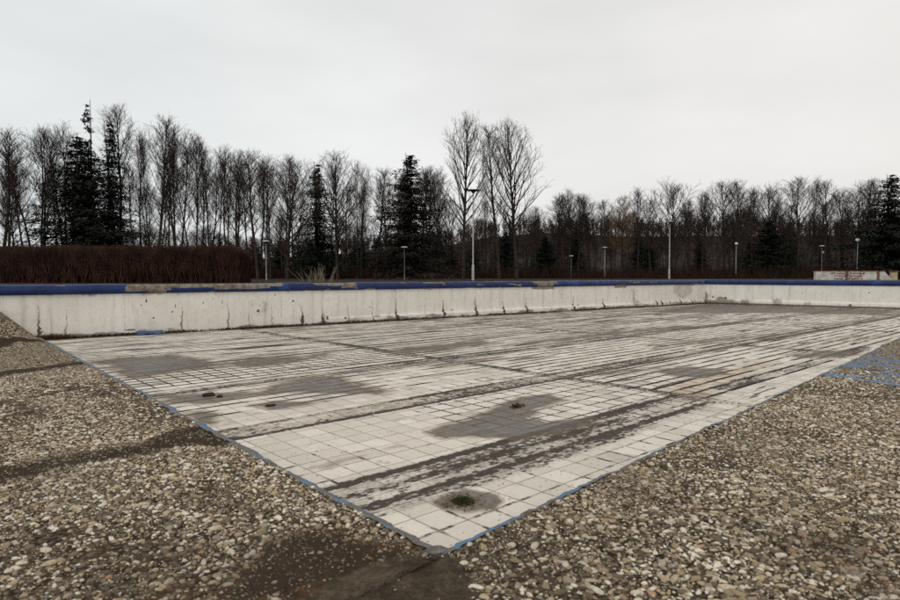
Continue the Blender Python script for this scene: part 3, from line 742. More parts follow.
def masks_end(s, z):
    n = fbm(s * 2.5, z * 5, 160); crack = np.zeros(len(s))
    dirt = 0.8 * sstep(0.3, 0.0, s) * sstep(0.9, 0.3, z) + 0.0
    dirt = np.maximum(dirt, 0.75 * sstep(2.8, 1.0, s + 1.2 * (n - 0.5)) * sstep(0.34, 0.1, z + 0.15 * (n - 0.5)))
    for s0, hh, st in [(0.7, 0.42, 0.9), (1.7, 0.36, 0.8), (3.0, 0.5, 0.6), (4.1, 0.3, 0.5), (6.3, 0.25, 0.4)]:
        dirt = np.maximum(dirt, st * sstep(0.4, 0.05, np.abs(s - s0)) * sstep(hh + 0.05, hh * 0.4, z + 0.2 * (n - 0.5)))
    crack = np.maximum(crack, 0.95 * sstep(0.1, 0.05, z + 0.03 * (n - 0.5)))  # near-black strip along the wall foot, drawn through the same mask
    for s0, z0, r in [(5.6, 0.1, 0.06), (6.2, 0.6, 0.03), (3.9, 0.55, 0.025), (8.8, 0.42, 0.03), (0.35, 0.3, 0.05), (0.9, 0.27, 0.06)]:
        crack = np.maximum(crack, 0.9 * sstep(1.4, 0.5, np.hypot(s - s0, z - z0) / r))
    dirt = np.maximum(dirt, 0.4 * sstep(0.6, 0.8, fbm(s * 1.1, z * 1.6, 161)))
    return dict(crack=crack, rust=np.zeros(len(s)), dirt=np.clip(dirt, 0, 1), scrape=np.zeros(len(s)))

def coping_mesh(s_list, peel_fn, dz=0.0):
    prof = [(0.03, -0.004), (-0.035, 0.0), (-0.062, 0.02), (-0.075, 0.055), (-0.078, 0.095), (-0.07, 0.14), (-0.05, 0.175), (-0.02, 0.194), (0.03, 0.2), (0.16, 0.2), (0.38, 0.196), (0.4, 0.18), (0.4, 0.0)]
    # finer profile
    P = []
    for i in range(len(prof) - 1):
        k = 3 if i < 8 else 1
        for j in range(k): P.append(np.array(prof[i]) + (np.array(prof[i + 1]) - np.array(prof[i])) * j / k)
    P.append(np.array(prof[-1])); P = np.array(P)
    n = len(P); S = np.repeat(s_list, n); y = np.tile(P[:, 0], len(s_list)); z = np.tile(P[:, 1], len(s_list))
    pl = peel_fn(S, z, y)
    w = 0.010 * (fbm(S * 0.5, S * 0, 170) - 0.5) + 0.006 * (fbm(S * 3, z * 8, 171) - 0.5)
    front = np.where(y < 0.03, 1.0, 0.0)
    y2 = y + front * 0.018 * sstep(0.4, 0.6, pl) + front * w
    z2 = z + H_FACE + dz + w * (z > 0.01) - 0.008 * sstep(0.4, 0.6, pl) * (z > 0.18)
    return make_mesh('coping', np.stack([S, y2, z2], 1), grid_faces(len(s_list), n)[:, ::-1], [M_COP], True, dict(peel=pl))

def peel_long(S, z, y):
    n = fbm(S * 2.2, z * 9, 180); n2 = fbm(S * 0.9, z * 3, 181)
    pl = 0.6 * sstep(0.66, 0.74, fbm(S * 2.4, z * 9, 182, 5))
    def reg(p0, p1, lo, hi, amp=1.0, soft=0.12):
        nonlocal pl
        a, b = s_of(p0), s_of(p1)
        zz = z + 0.07 * (n - 0.5)
        pl = np.maximum(pl, amp * sstep(a - soft, a + soft, S + 0.3 * (n2 - 0.5)) * sstep(b + soft, b - soft, S + 0.3 * (n2 - 0.5)) * sstep(lo - 0.015, lo + 0.015, zz) * sstep(hi + 0.015, hi - 0.015, zz))
    reg(125, 172, 0.045, 0.3); reg(150, 168, -0.1, 0.3); reg(165, 214, 0.115, 0.3); reg(212, 268, 0.06, 0.3); reg(268, 280, 0.13, 0.3)
    reg(312, 354, 0.125, 0.3); reg(340, 352, 0.06, 0.3); reg(420, 441, 0.16, 0.3, 1.0, 0.2); reg(532, 556, 0.10, 0.3, 1, 0.2); reg(536, 552, -0.1, 0.3, 0.9, 0.25); reg(440, 560, 0.185, 0.3, 0.75, 0.2)
    reg(616, 627, -0.1, 0.05, 0.9, 0.2)
    return pl
def peel_end(S, z, y):
    return 0.35 * sstep(0.66, 0.8, fbm(S * 1.4, z * 4, 192))

def plinth_mesh(s0, s1, h=0.17, out=0.06, ramp=3.0, mat=None, masks=None):
    sl = np.arange(s0, s1, 0.03); prof = np.array([(0, -0.03), (0, 0.0), (0, 0.04), (0, 0.08), (0, 0.12), (0, 0.15), (0.2, 0.163), (0.6, 0.17), (1.0, 0.172)])
    n = len(prof); S = np.repeat(sl, n); q = np.tile(prof[:, 0], len(sl)); z = np.tile(prof[:, 1], len(sl)) * h / 0.17
    g = sstep(s0, s0 + ramp, S) if ramp else np.ones(len(S))
    z = np.where(z > 0.1, z + 0.02 * (fbm(S * 3, S * 0, 200) - 0.5), z)
    y = -out * (1 - q) * (0.25 + 0.75 * g) + 0.004 + 0.008 * (fbm(S * 4, z * 9, 201) - 0.5)
    at = masks(S, z)
    return make_mesh('plinth', np.stack([S, y, z], 1), grid_faces(len(sl), n), [M_WALL], False, at)

ang_l = math.atan2(wdir[1], wdir[0]); ang_e = math.atan2(edir[1], edir[0])
w1 = empty('pool_wall', (*WSTART, 0), ang_l)
tag(w1, 'long whitewashed pool wall with rust-streaked cracks and peeling blue coping', 'pool wall')
sl = axis([(0, s_of(-60), 0.2), (s_of(-60), s_of(300), 0.016), (s_of(300), WLEN + 0.3, 0.02)])
obj('wall_face', wall_face(WLEN, sl, masks_long), w1)
sl2 = axis([(0, s_of(-60), 0.2), (s_of(-60), s_of(360), 0.025), (s_of(360), WLEN + 0.34, 0.04)])
obj('coping', coping_mesh(sl2, peel_long), w1)
obj('plinth', plinth_mesh(s_of(325), WLEN, 0.17, 0.07, 4.0, None, masks_long), w1)
w2 = empty('pool_wall', (*WL_C, 0), ang_e)
tag(w2, 'end wall of the basin at far right, whitewashed with intact dark blue coping', 'pool wall')
obj('wall_face', wall_face(26, axis([(0.003, 12, 0.03), (12, 26, 0.3)]), masks_end, h=H_FACE - 0.003), w2)
obj('coping', coping_mesh(axis([(-0.06, 12, 0.05), (12, 26, 0.3)]), peel_end, -0.003), w2)
obj('plinth', plinth_mesh(0.03, 26, 0.2, 0.06, 0, None, masks_end), w2)

# ------------------------------------------------------------------ things lying in the basin
def rock(n=10, seed=0, jit=0.25, flat=0.6):
    r = random.Random(seed); V = []; Fc = []
    m = 6
    for j in range(m + 1):
        ph = -math.pi / 2 + math.pi * j / m
        for i in range(n):
            a = 2 * math.pi * i / n; q = 1 + r.uniform(-jit, jit) if 0 < j < m else 1
            V.append((q * math.cos(ph) * math.cos(a), q * math.cos(ph) * math.sin(a), flat * q * math.sin(ph)))
    for j in range(m):
        for i in range(n): Fc.append((j * n + i, j * n + (i + 1) % n, (j + 1) * n + (i + 1) % n, (j + 1) * n + i))
    return V, Fc

def clod(name, px, py, size, mat, label, cat, seed, sx=1.5, z=0.0, group=None, flat=0.55, rz=0.5):
    V, Fc = rock(10, seed, 0.3, flat); V = [(a * size * sx, b * size, (c + flat * 0.6) * size) for a, b, c in V]
    p = up(px, py, z)
    o = obj(name, make_mesh(name, V, Fc, [mat], True), None, (*p, z), (0, 0, rz)); tag(o, label, cat, group); return o
clod('dirt_clod', 208, 396, 0.042, M_SOIL, 'larger dark lump of dirt on the tiles near the left edge', 'dirt clod', 3)
clod('dirt_clod', 220, 397, 0.026, M_SOIL, 'smaller dark lump right beside the larger dirt clod', 'dirt clod', 4, 1.2)
clod('dirt_clod', 270, 406, 0.03, M_SOIL, 'flat dark clod alone in a small damp patch of the floor', 'dirt clod', 5, 1.6, flat=0.35)
clod('concrete_chip', 437, 553, 0.035, M_CHIP, 'grey broken concrete chip at the near corner of the rim', 'concrete chip', 6, 1.6, ZD - 0.01, flat=0.4, rz=0.1)
clod('paint_chunk', 141, 335.2, 0.075, M_BLUECH, 'small rounded blue chunk fallen at the foot of the long wall', 'paint chunk', 7, 1.6, rz=ang_l)
clod('paint_chunk', 153, 334.6, 0.085, M_BLUECH, 'long blue chunk lying at the foot of the wall beside a grey stone', 'paint chunk', 8, 2.4, rz=ang_l)
clod('stone', 161.5, 333.9, 0.095, M_CHIP, 'grey stone at the wall foot right of the blue chunks', 'stone', 9, 1.0, rz=ang_l)

def blades(n, rad, h, r, mat_seed, lean=0.5, flat=1.0):
    g = np.random.default_rng(mat_seed)
    a = g.uniform(0, 2 * math.pi, n); q = rad * np.sqrt(g.random(n))
    P0 = np.stack([q * np.cos(a), q * np.sin(a) * flat, np.zeros(n)], 1)
    hh = h * g.uniform(0.5, 1.0, n) * (1 - 0.6 * (q / rad) ** 2)
    P1 = P0 + np.stack([g.normal(0, lean, n) * hh, g.normal(0, lean, n) * hh, hh], 1)
    return seg_prisms(P0, P1, np.full(n, r), np.full(n, r * 0.3))
mo = empty('moss_clump', (*up(463, 502), 0.002), TH)
tag(mo, 'green moss clump ringed by dead leaves on the damp tile near the corner', 'moss')
V, Fc = blades(700, 0.062, 0.022, 0.0022, 5, 0.5); obj('moss_cushion', make_mesh('moss_cushion', V, Fc, [M_MOSS]), mo)
g_ = np.random.default_rng(8)
def leaf_quads(P, size, g, tilt=0.35):
    n = len(P); a = g.uniform(0, 2 * math.pi, n); s = size * g.uniform(0.5, 1.3, n)
    X = np.stack([np.cos(a), np.sin(a), g.normal(0, tilt, n)], 1) * s[:, None]; Y = np.stack([-np.sin(a), np.cos(a), g.normal(0, tilt, n)], 1) * (s * 0.5)[:, None]
    Z = np.array([[0, 0, 1.0]]) * (s * 0.25)[:, None]
    V = np.stack([P - X, P + Y * 0.9 + Z * 0.4, P + X + Z, P - Y * 0.9 + Z * 0.3], 1).reshape(-1, 3)
    b = (np.arange(n) * 4)[:, None]
    return V, b + np.array([[0, 1, 2, 3]])
n = 240; a = g_.uniform(0, 2 * math.pi, n); q = 0.06 + 0.055 * np.abs(g_.normal(0, 1, n)) - 0.02
V, Fc = leaf_quads(np.stack([q * np.cos(a), q * np.sin(a), np.full(n, 0.005)], 1), 0.009, g_)
obj('dead_leaves', make_mesh('dead_leaves', V, Fc, [M_LEAF]), mo)
lp = empty('leaf_heap', (*up(517, 407), 0.002), TH)
tag(lp, 'small heap of dark dead leaves standing in the nearest puddle', 'leaf heap')
n = 150; V, Fc = leaf_quads(np.stack([g_.normal(0, 0.032, n), g_.normal(0, 0.018, n), np.abs(g_.normal(0, 0.010, n))], 1), 0.014, g_, 0.9)
obj('dead_leaves', make_mesh('dead_leaves', V, Fc, [M_LEAF]), lp)
# scattered litter on the tiles
n = 2600; uu_ = 13 * g_.random(n) ** 1.4 + 0.15; vv2 = g_.uniform(0.2, 10.5, n)
clus = vnoise(uu_ * 1.3, vv2 * 2.2, 5) > 0.42; uu_, vv2 = uu_[clus], vv2[clus]
pts = A0 + uu_[:, None] * DU + vv2[:, None] * DV
ok = vv2 > dR(uu_) + 0.05
V, Fc = leaf_quads(np.concatenate([pts[ok], np.full((ok.sum(), 1), 0.005)], 1), 0.0085, g_, 0.2)
tag(obj('leaf_litter', make_mesh('leaf_litter', V, Fc, [M_LEAF])), 'tiny dead leaves scattered over the pale floor tiles', 'leaf litter', kind='stuff')
# weeds and dirt crumbs along the wall foot
n = 5200; s = s_of(20) + (WLEN - s_of(20)) * g_.random(n) ** 1.3
keep = fbm(s * 0.9, s * 0, 210) + 0.25 * g_.random(n) > 0.5; s = s[keep]; n = len(s)
offs = 0.045 + np.abs(g_.normal(0, 0.07, n)); P0 = np.concatenate([(WSTART + s[:, None] * wdir - offs[:, None] * nrm_l), np.zeros((n, 1))], 1)
hh = 0.05 * g_.random(n) + 0.012; P1 = P0 + np.stack([g_.normal(0, 0.6, n) * hh, g_.normal(0, 0.6, n) * hh, hh], 1)
V, Fc = seg_prisms(P0, P1, np.full(n, 0.012), np.full(n, 0.003))
tag(obj('weeds', make_mesh('weeds', V, Fc, [M_SOIL])), 'dark crumbs and withered weeds along the foot of the long wall', 'weeds', kind='stuff')
dg = empty('dead_grass_tuft', (*(up(52, 339) - nrm_l * 0.05), 0), ang_l)
tag(dg, 'rusty dead grass tuft where the left deck edge meets the wall foot', 'grass tuft')
V, Fc = blades(500, 0.38, 0.14, 0.006, 15, 0.9, 0.3); obj('grass_blades', make_mesh('grass_blades', V, Fc, [M_RUSTGR]), dg)

# ------------------------------------------------------------------ trees
class Segs:
    def __init__(s): s.a = []; s.b = []; s.r = []; s.q = []
    def add(s, p, q, r0, r1): s.a.append(p); s.b.append(q); s.r.append(r0); s.q.append(r1)
    def mesh(s, name, mat, n=3): V, f = seg_prisms(s.a, s.b, s.r, s.q, n); return make_mesh(name, V, f, [mat])

def rnd_perp(d, r):
    v = np.array([r.gauss(0, 1), r.gauss(0, 1), r.gauss(0, 1)]); v -= d * (v @ d); return v / (np.linalg.norm(v) + 1e-9)

def limb(S, p, d, L, r0, r1, r, nseg, upw, wob, pts=None):
    """a curving limb; returns its points"""
    out = [(p, d, r0)]
    for i in range(nseg):
        d = d + np.array([0, 0, upw]) + rnd_perp(d, r) * wob; d = d / np.linalg.norm(d)
        q = p + d * L / nseg; ra = r0 + (r1 - r0) * i / nseg; rb = r0 + (r1 - r0) * (i + 1) / nseg
        S.add(p, q, ra, rb); p = q; out.append((p, d, rb))
    return out

def bare_tree(seed, H=20.0, base=0.25, wid=0.22, nmain=24, ang=(55, 22), stems=1, shape='oval', dens=1.0, tw=1.0, spread=0.12, r0=0.2):
    """a leafless tree: trunk(s), main limbs, branches, twigs"""
    r = random.Random(seed); T = Segs(); C = Segs()
    for st in range(stems):
        az = 2 * math.pi * st / max(stems, 1) + r.random()
        d = np.array([math.cos(az) * spread * (stems > 1), math.sin(az) * spread * (stems > 1), 1.0]); d /= np.linalg.norm(d)
        p0 = np.array([math.cos(az) * 0.15 * (stems > 1), math.sin(az) * 0.15 * (stems > 1), -0.3])
        h = H * (1.0 if st == 0 else r.uniform(0.82, 0.97))
        pts = limb(T, p0, d, h * 1.0, r0 * (1.0 if stems == 1 else 0.75), 0.02, r, 14, 0.03, 0.03)
        nm = max(8, int(nmain / stems ** 0.6))
        for k in range(nm):
            t = base + (0.97 - base) * ((k + r.random()) / nm)
            f = t * 14; i = min(int(f), 13); q = pts[i][0] + (pts[i + 1][0] - pts[i][0]) * (f - i); rt = pts[i][2]
            x = (t - base) / (1 - base)
            if shape == 'oval': env = math.sin(math.pi * min(1, 0.22 + 0.74 * x)) ** 0.8
            elif shape == 'vase': env = 0.75 + 0.35 * x - 0.75 * max(0, x - 0.55)
            elif shape == 'top': env = 0.45 + 0.65 * math.sin(math.pi * min(1, 0.1 + 0.85 * x))
            else: env = 1 - 0.8 * x
            an = R(ang[0] + (ang[1] - ang[0]) * x + r.uniform(-8, 8)); a2 = k * 2.4 + r.uniform(-0.5, 0.5)
            L = H * wid * env * r.uniform(0.75, 1.15) / max(0.5, math.sin(an)) * 0.85
            L = min(L, (H * 1.04 - q[2]) / max(0.3, math.cos(an)))
            for _ in range(12):
                rr = L * math.sin(an) / (H * wid)
                if q[2] + L * math.cos(an) * 1.12 <= H * (1.0 - 0.2 * rr * rr) or shape == 'vase': break
                L *= 0.88
            if L < 0.5: L = 0.6
            d = np.array([math.cos(a2) * math.sin(an), math.sin(a2) * math.sin(an), math.cos(an)])
            rb = max(0.03, min(rt * 0.55, 0.02 + 0.014 * L))
            main = limb(T if L > H * 0.22 else C, q, d, L, rb, 0.02, r, 5, 0.11, 0.06)
            nsub = int((3 + L * 1.15) * dens)
            for j in range(nsub):
                tt = 0.18 + 0.82 * (j + r.random()) / nsub; i = min(int(tt * 5), 4)
                q2 = main[i][0] + (main[i + 1][0] - main[i][0]) * (tt * 5 - i); d2 = main[i][1]
                d2 = d2 * math.cos(0.6) + rnd_perp(d2, r) * math.sin(0.6) + np.array([0, 0, 0.2]); d2 /= np.linalg.norm(d2)
                L2 = (0.5 + 0.34 * L * (1 - 0.55 * tt)) * r.uniform(0.7, 1.3)
                sub = limb(C, q2, d2, L2, 0.020, 0.010, r, 3, 0.10, 0.05)
                nt = int((2 + 2.6 * L2) * tw)
                for m in range(nt):
                    t3 = 0.2 + 0.8 * (m + r.random()) / nt; i3 = min(int(t3 * 3), 2)
                    q3 = sub[i3][0] + (sub[i3 + 1][0] - sub[i3][0]) * (t3 * 3 - i3); d3 = sub[i3][1]
                    d3 = d3 * 0.85 + rnd_perp(d3, r) * 0.55 + np.array([0, 0, 0.22]); d3 /= np.linalg.norm(d3)
                    L3 = r.uniform(0.4, 1.15); e3 = q3 + d3 * L3
                    C.add(q3, e3, 0.0105, 0.006)
                    for w in range(2):
                        d4 = d3 * 0.85 + rnd_perp(d3, r) * 0.5 + np.array([0, 0, 0.15]); d4 /= np.linalg.norm(d4); s4 = q3 + d3 * L3 * r.uniform(0.3, 0.9)
                        C.add(s4, s4 + d4 * r.uniform(0.25, 0.65), 0.0075, 0.0045)
    return T, C

def spruce(seed, H=20.0, wid=0.17, base=0.06, dens=1.0, sparse_top=0.0, droop=0.25):
    r = random.Random(seed); T = Segs(); B = Segs(); LP = []; LD = []
    limb(T, np.array([0, 0, -0.3]), np.array([0, 0, 1.0]), H + 0.3, 0.22, 0.02, r, 12, 0.02, 0.01)
    nw = int(34 * dens + 16)
    for k in range(nw):
        t = base + (0.985 - base) * (k + r.random() * 0.6) / nw; z = t * H
        R0 = H * wid * 1.45 * (1 - t) ** 0.85 * r.uniform(0.5, 1.25) + 0.12
        nb = 7 if t < 0.75 else 5
        for j in range(nb):
            if r.random() < sparse_top * t + 0.08: continue
            a = 2 * math.pi * j / nb + k * 1.3 + r.uniform(-0.35, 0.35); L = R0 * r.uniform(0.6, 1.2)
            d = np.array([math.cos(a), math.sin(a), -droop + 0.5 * t * t + r.uniform(-0.1, 0.1)]); d /= np.linalg.norm(d)
            p = np.array([0, 0, z + r.gauss(0, 0.28) * min(1, 3 * (1 - t))]); prev = p
            ns = 3
            for i in range(ns):
                q = prev + d * L / ns; B.add(prev, q, 0.035 * (1 - i / ns) + 0.012, 0.03 * (1 - (i + 1) / ns) + 0.01)
                m = max(6, int(L * 9.5))
                for w in range(m):
                    f = r.random(); s = prev + (q - prev) * f
                    gs = 0.06 + min(1.0, 2.2 * (1 - t)) * 0.16; LP.append(s + np.array([r.gauss(0, gs), r.gauss(0, gs), -abs(r.gauss(0, gs * 1.8)) + 0.05])); LD.append(a + r.gauss(0, 0.8))
                prev = q; d = d + np.array([0, 0, 0.12]); d /= np.linalg.norm(d)
    LP = np.array(LP); LD = np.array(LD); n = len(LP); g = np.random.default_rng(seed)
    s = g.uniform(0.10, 0.30, n); w = g.uniform(0.03, 0.085, n)
    D = np.stack([np.cos(LD), np.sin(LD), g.uniform(-1.3, 0.2, n)], 1) * s[:, None]; W = np.stack([-np.sin(LD), np.cos(LD), g.normal(0, 0.6, n)], 1) * w[:, None]
    V = np.stack([LP - D * 0.4, LP + W, LP + D, LP - W], 1).reshape(-1, 3); f = (np.arange(n) * 4)[:, None] + np.array([[0, 1, 2, 3]])
    return T, B, V, f

TREES = {}
def bare_template(name, mat=None, **k):
    T, C = bare_tree(**k); H = k.get('H', 20.0)
    # real top of the finest twigs
    top = max(float(np.array(C.b)[:, 2].max()), H)
    TREES[name] = (top, 2 * float(np.percentile(np.abs(np.array(C.b)[:, :2]), 97)), [('trunk', T.mesh('trunk', M_BARK, 5)), ('crown', C.mesh('crown', mat or M_TWIG, 3))])
bare_template('slim_a', seed=11, base=0.34, wid=0.125, nmain=26, ang=(38, 18), shape='oval', dens=1.1)
bare_template('slim_b', seed=12, base=0.45, wid=0.12, nmain=24, ang=(38, 16), shape='top', dens=1.1)
bare_template('twin', seed=13, base=0.40, wid=0.125, nmain=30, ang=(36, 18), stems=2, shape='top', spread=0.07)
bare_template('triple', seed=14, base=0.36, wid=0.125, nmain=34, ang=(36, 18), stems=3, shape='top', spread=0.13)
bare_template('vase', seed=15, base=0.16, wid=0.25, nmain=32, ang=(44, 14), shape='vase', dens=1.0, r0=0.26)
bare_template('poplar', seed=16, base=0.20, wid=0.21, nmain=46, ang=(46, 18), shape='oval', dens=0.72, tw=0.72, r0=0.24)
bare_template('poplar_b', seed=17, base=0.24, wid=0.21, nmain=44, ang=(44, 18), stems=1, shape='oval', dens=0.75, tw=0.7, r0=0.22)
bare_template('round', seed=18, H=10, base=0.14, wid=0.42, nmain=26, ang=(70, 25), shape='oval', dens=1.1, r0=0.16)
bare_template('round_tall', seed=19, base=0.35, wid=0.24, nmain=28, ang=(46, 14), shape='top', dens=1.0)
bare_template('slim_c', seed=20, base=0.42, wid=0.11, nmain=24, ang=(34, 16), shape='oval', dens=1.2)
bare_template('russet', mat=M_RUSSET, seed=21, base=0.3, wid=0.2, nmain=26, ang=(58, 25), shape='oval', dens=1.2, tw=1.4)
def spruce_crown(B, V, f, mat):
    bv, bf = seg_prisms(B.a, B.b, B.r, B.q, 3)
    me = make_mesh('crown', np.concatenate([V, bv]), [f, bf + len(V)], [mat, M_BARK])
    me.polygons.foreach_set('material_index', np.concatenate([np.zeros(len(f)), np.ones(len(bf))]).astype(np.int32)); return me
def spruce_template(name, mat, **k):
    T, B, V, f = spruce(**k)
    TREES[name] = (k.get('H', 20.0), 2 * k.get('H', 20.0) * k['wid'] * 0.85, [('trunk', T.mesh('trunk', M_BARK, 5)), ('crown', spruce_crown(B, V, f, mat))])
spruce_template('spruce_full', M_NEEDLE, seed=31, wid=0.2, dens=1.0, droop=0.3)
spruce_template('spruce_thin', M_NEEDLE, seed=32, wid=0.12, dens=0.8, sparse_top=0.25, droop=0.4)
spruce_template('spruce_spire', M_NEEDLE, seed=33, wid=0.1, dens=0.6, sparse_top=0.62, droop=0.35, base=0.2)
spruce_template('spruce_brown', M_NEEDLE_B, seed=34, wid=0.19, dens=1.2, droop=0.25)
spruce_template('spruce_dark', M_NEEDLE, seed=35, wid=0.16, dens=1.2, droop=0.2)
KIND = lambda t: 'spruce_tree' if t.startswith('spruce') else 'bare_tree'
tr_rng = random.Random(99)
def tree(tpl, px, topy, wpx, Y, label, group=None):
    top, wid, parts = TREES[tpl]
    X = (px - CX) / F * Y; Hm = EYE + (276 - topy) / F * Y - ZG
    sz = Hm / top; sx = (wpx / F * Y) / wid if wpx else sz
    sx = min(max(sx, 0.5 * sz), (3.0 if tpl.startswith('spruce') else 1.7) * sz)
    e = empty(KIND(tpl), (X, Y, ZG), tr_rng.uniform(0, 6.28)); e.scale = (sx, sx, sz)
    tag(e, label, 'tree', group)
    for n, me in parts: obj(n, me, e)
    return e
HG = 'bare trees behind the red-brown hedge'; MG = 'trees behind the long wall'; RG = 'bare trees before the wooded hill'
for a in [
    ('slim_a', 3, 126, 44, 70, 'bare slim tree cut by the left picture edge behind the hedge', HG),
    ('triple', 39, 122, 52, 70, 'bare tree with several leaning stems standing free left of the spruces', HG),
    ('round', 14, 196, 58, 78, 'low round-crowned bare tree at far left, below its taller neighbours', HG),
    ('twin', 66, 120, 40, 76, 'bare tree showing its crown just above the dense spruce', HG),
    ('spruce_full', 82, 136, 94, 68, 'widest dense dark spruce of the cluster behind the hedge', None),
    ('spruce_spire', 92, 103, 34, 69, 'tallest spruce with a thin bare spire rising over the cluster', None),
    ('spruce_thin', 114, 122, 44, 70, 'ragged slim spruce on the right side of the spruce cluster', None),
    ('slim_b', 124, 99, 46, 71, 'tallest bare tree of the left row, immediately right of the spruces', HG),
    ('slim_c', 141, 124, 26, 72, 'forked bare tree with a low fork, second right of the spruces', HG),
    ('slim_b', 151, 138, 18, 75, 'thin bare pole-like tree between two taller ones behind the hedge', HG),
    ('slim_a', 158, 112, 38, 71, 'straight tall bare tree, highest crown above the middle of the hedge', HG),
    ('slim_c', 168, 134, 26, 74, 'bare tree with thick dark stem just right of the straight tall one', HG),
    ('twin', 179, 122, 40, 72, 'twin-stemmed bare tree with full crown above the hedge', HG),
    ('triple', 194, 130, 40, 73, 'many-stemmed bare tree with dark tangle at its foot, behind the hedge', HG),
    ('slim_c', 211, 141, 24, 74, 'slim bare tree with clear trunk left of the hedge end group', HG),
    ('slim_b', 218, 154, 20, 77, 'shortest of the slim bare trees near the right end of the hedge', HG),
    ('twin', 228, 143, 34, 73, 'bare tree standing behind the right end of the hedge', HG),
    ('slim_a', 237, 147, 34, 75, 'bare tree leaning outward just over the right end of the hedge', HG),
    ('round', 136, 226, 34, 80, 'dark low bushy tree seen between trunks over the hedge middle', HG),
    ('round', 206, 222, 40, 80, 'dark low bushy tree seen between trunks near the hedge end', HG),
    ('slim_a', 258, 146, 40, 70, 'bare tree with one clear trunk just left of the thin lamp post', MG),
    ('twin', 270, 153, 34, 72, 'bare leaning twin-stemmed tree directly behind the thin lamp post', MG),
    ('vase', 287, 153, 72, 68, 'broad vase-shaped bare tree, thick trunk dividing low, above dry stalks', MG),
    ('spruce_thin', 319, 163, 46, 76, 'thin ragged conifer between the vase-shaped and the fan-topped tree', None),
    ('poplar_b', 338, 152, 56, 70, 'fan-topped bare tree with steep limbs right of the dry stalks', MG),
    ('slim_c', 361, 180, 26, 78, 'low bare tree right beside the fan-topped one', MG),
    ('slim_a', 376, 166, 34, 73, 'narrow bushy bare tree left of the brown-black spruce', MG),
    ('slim_b', 394, 174, 30, 80, 'bare tree half hidden behind the left side of the brown-black spruce', MG),
    ('spruce_brown', 410, 154, 72, 70, 'brown-black spruce with pointed top left of the tall poplars', None),
    ('twin', 430, 164, 32, 76, 'bare tree between the brown-black spruce and the tall poplar', MG),
    ('slim_a', 441, 182, 28, 82, 'small bare tree tucked under the left side of the tall poplar', MG),
    ('poplar', 463, 110, 54, 66, 'tallest bare poplar, oval crown, just left of the tall lamp', MG),
    ('round_tall', 450, 196, 30, 80, 'low bare tree in front of the tallest poplar trunk', MG),
    ('slim_a', 499, 122, 40, 68, 'narrower bare poplar standing close left of the broad one', MG),
    ('poplar_b', 517, 120, 60, 66, 'broad bare poplar with wide right side, right of the tall lamp', MG),
    ('slim_c', 486, 196, 22, 84, 'low slim bare tree seen between the tall lamp and the poplars', MG),
    ('round_tall', 536, 205, 30, 92, 'low bare tree under the right side of the broad poplar', RG),
    ('slim_b', 553, 194, 26, 96, 'bare tree above the small dark conifer', RG),
    ('twin', 566, 187, 38, 95, 'rounded bare tree above the shortest dim lamp', RG),
    ('slim_a', 578, 193, 30, 99, 'bare tree just right of the rounded one over the hill ridge', RG),
    ('slim_c', 591, 192, 28, 98, 'bare tree left of the slim white lamp', RG),
    ('slim_b', 606, 197, 26, 97, 'bare tree right behind the slim white lamp', RG),
    ('russet', 622, 194, 30, 106, 'rusty yellow-brown crowned tree on the ridge', None),
    ('slim_c', 638, 186, 24, 98, 'upright bare tree right of the rusty-crowned tree', RG),
    ('slim_a', 650, 196, 26, 102, 'bare tree in the gap before the wide crown behind the white mushroom lamp', RG),
    ('vase', 668, 178, 58, 96, 'wide fan-crowned bare tree directly above the white mushroom lamp', RG),
    ('round_tall', 688, 198, 30, 104, 'lower bare tree right of the wide fan crown', RG),
    ('slim_b', 702, 189, 26, 100, 'bare tree left of the dense round crown above the wall corner', RG),
    ('round_tall', 719, 179, 48, 97, 'dense round bare crown above the far wall corner', RG),
    ('slim_a', 737, 179, 34, 98, 'bare tree straight behind the small globe lamp', RG),
    ('slim_c', 751, 183, 26, 100, 'slim bare tree between the globe lamp and the dark cone conifer', RG),
    ('vase', 766, 182, 44, 101, 'open-crowned bare tree above the dark cone conifer', RG),
    ('slim_a', 783, 202, 24, 106, 'low bare tree right of the dark cone conifer', RG),
    ('round_tall', 797, 175, 48, 97, 'stout bare tree with the fullest crown left of the graffiti wall', RG),
    ('slim_c', 811, 174, 18, 98, 'thin pole-like bare tree over the left end of the graffiti wall', RG),
    ('slim_b', 826, 177, 32, 99, 'bare tree behind the double lamps of the graffiti wall', RG),
    ('twin', 842, 186, 32, 96, 'V-forked bare tree above the middle of the graffiti wall', RG),
    ('triple', 860, 178, 40, 98, 'many-stemmed bare tree behind the box floodlight', RG),
    ('slim_a', 873, 178, 30, 101, 'bare tree left of the dark spruce at the right picture edge', RG),
    ('spruce_full', 889, 174, 74, 90, 'dark spruce at the right picture edge behind the graffiti wall', None),
    ('slim_b', 905, 176, 34, 96, 'bare tree cut by the right picture edge', RG),
    ('spruce_dark', 768, 220, 46, 94, 'dark cone-shaped conifer in front of the woods left of the graffiti wall', None),
    ('spruce_dark', 545, 236, 56, 94, 'small dark conifer at the foot of the hill right of the poplars', None),
    ('spruce_dark', 880, 224, 46, 93, 'low dark conifer crowding the foot of the right edge spruce', None),
]: tree(*a)

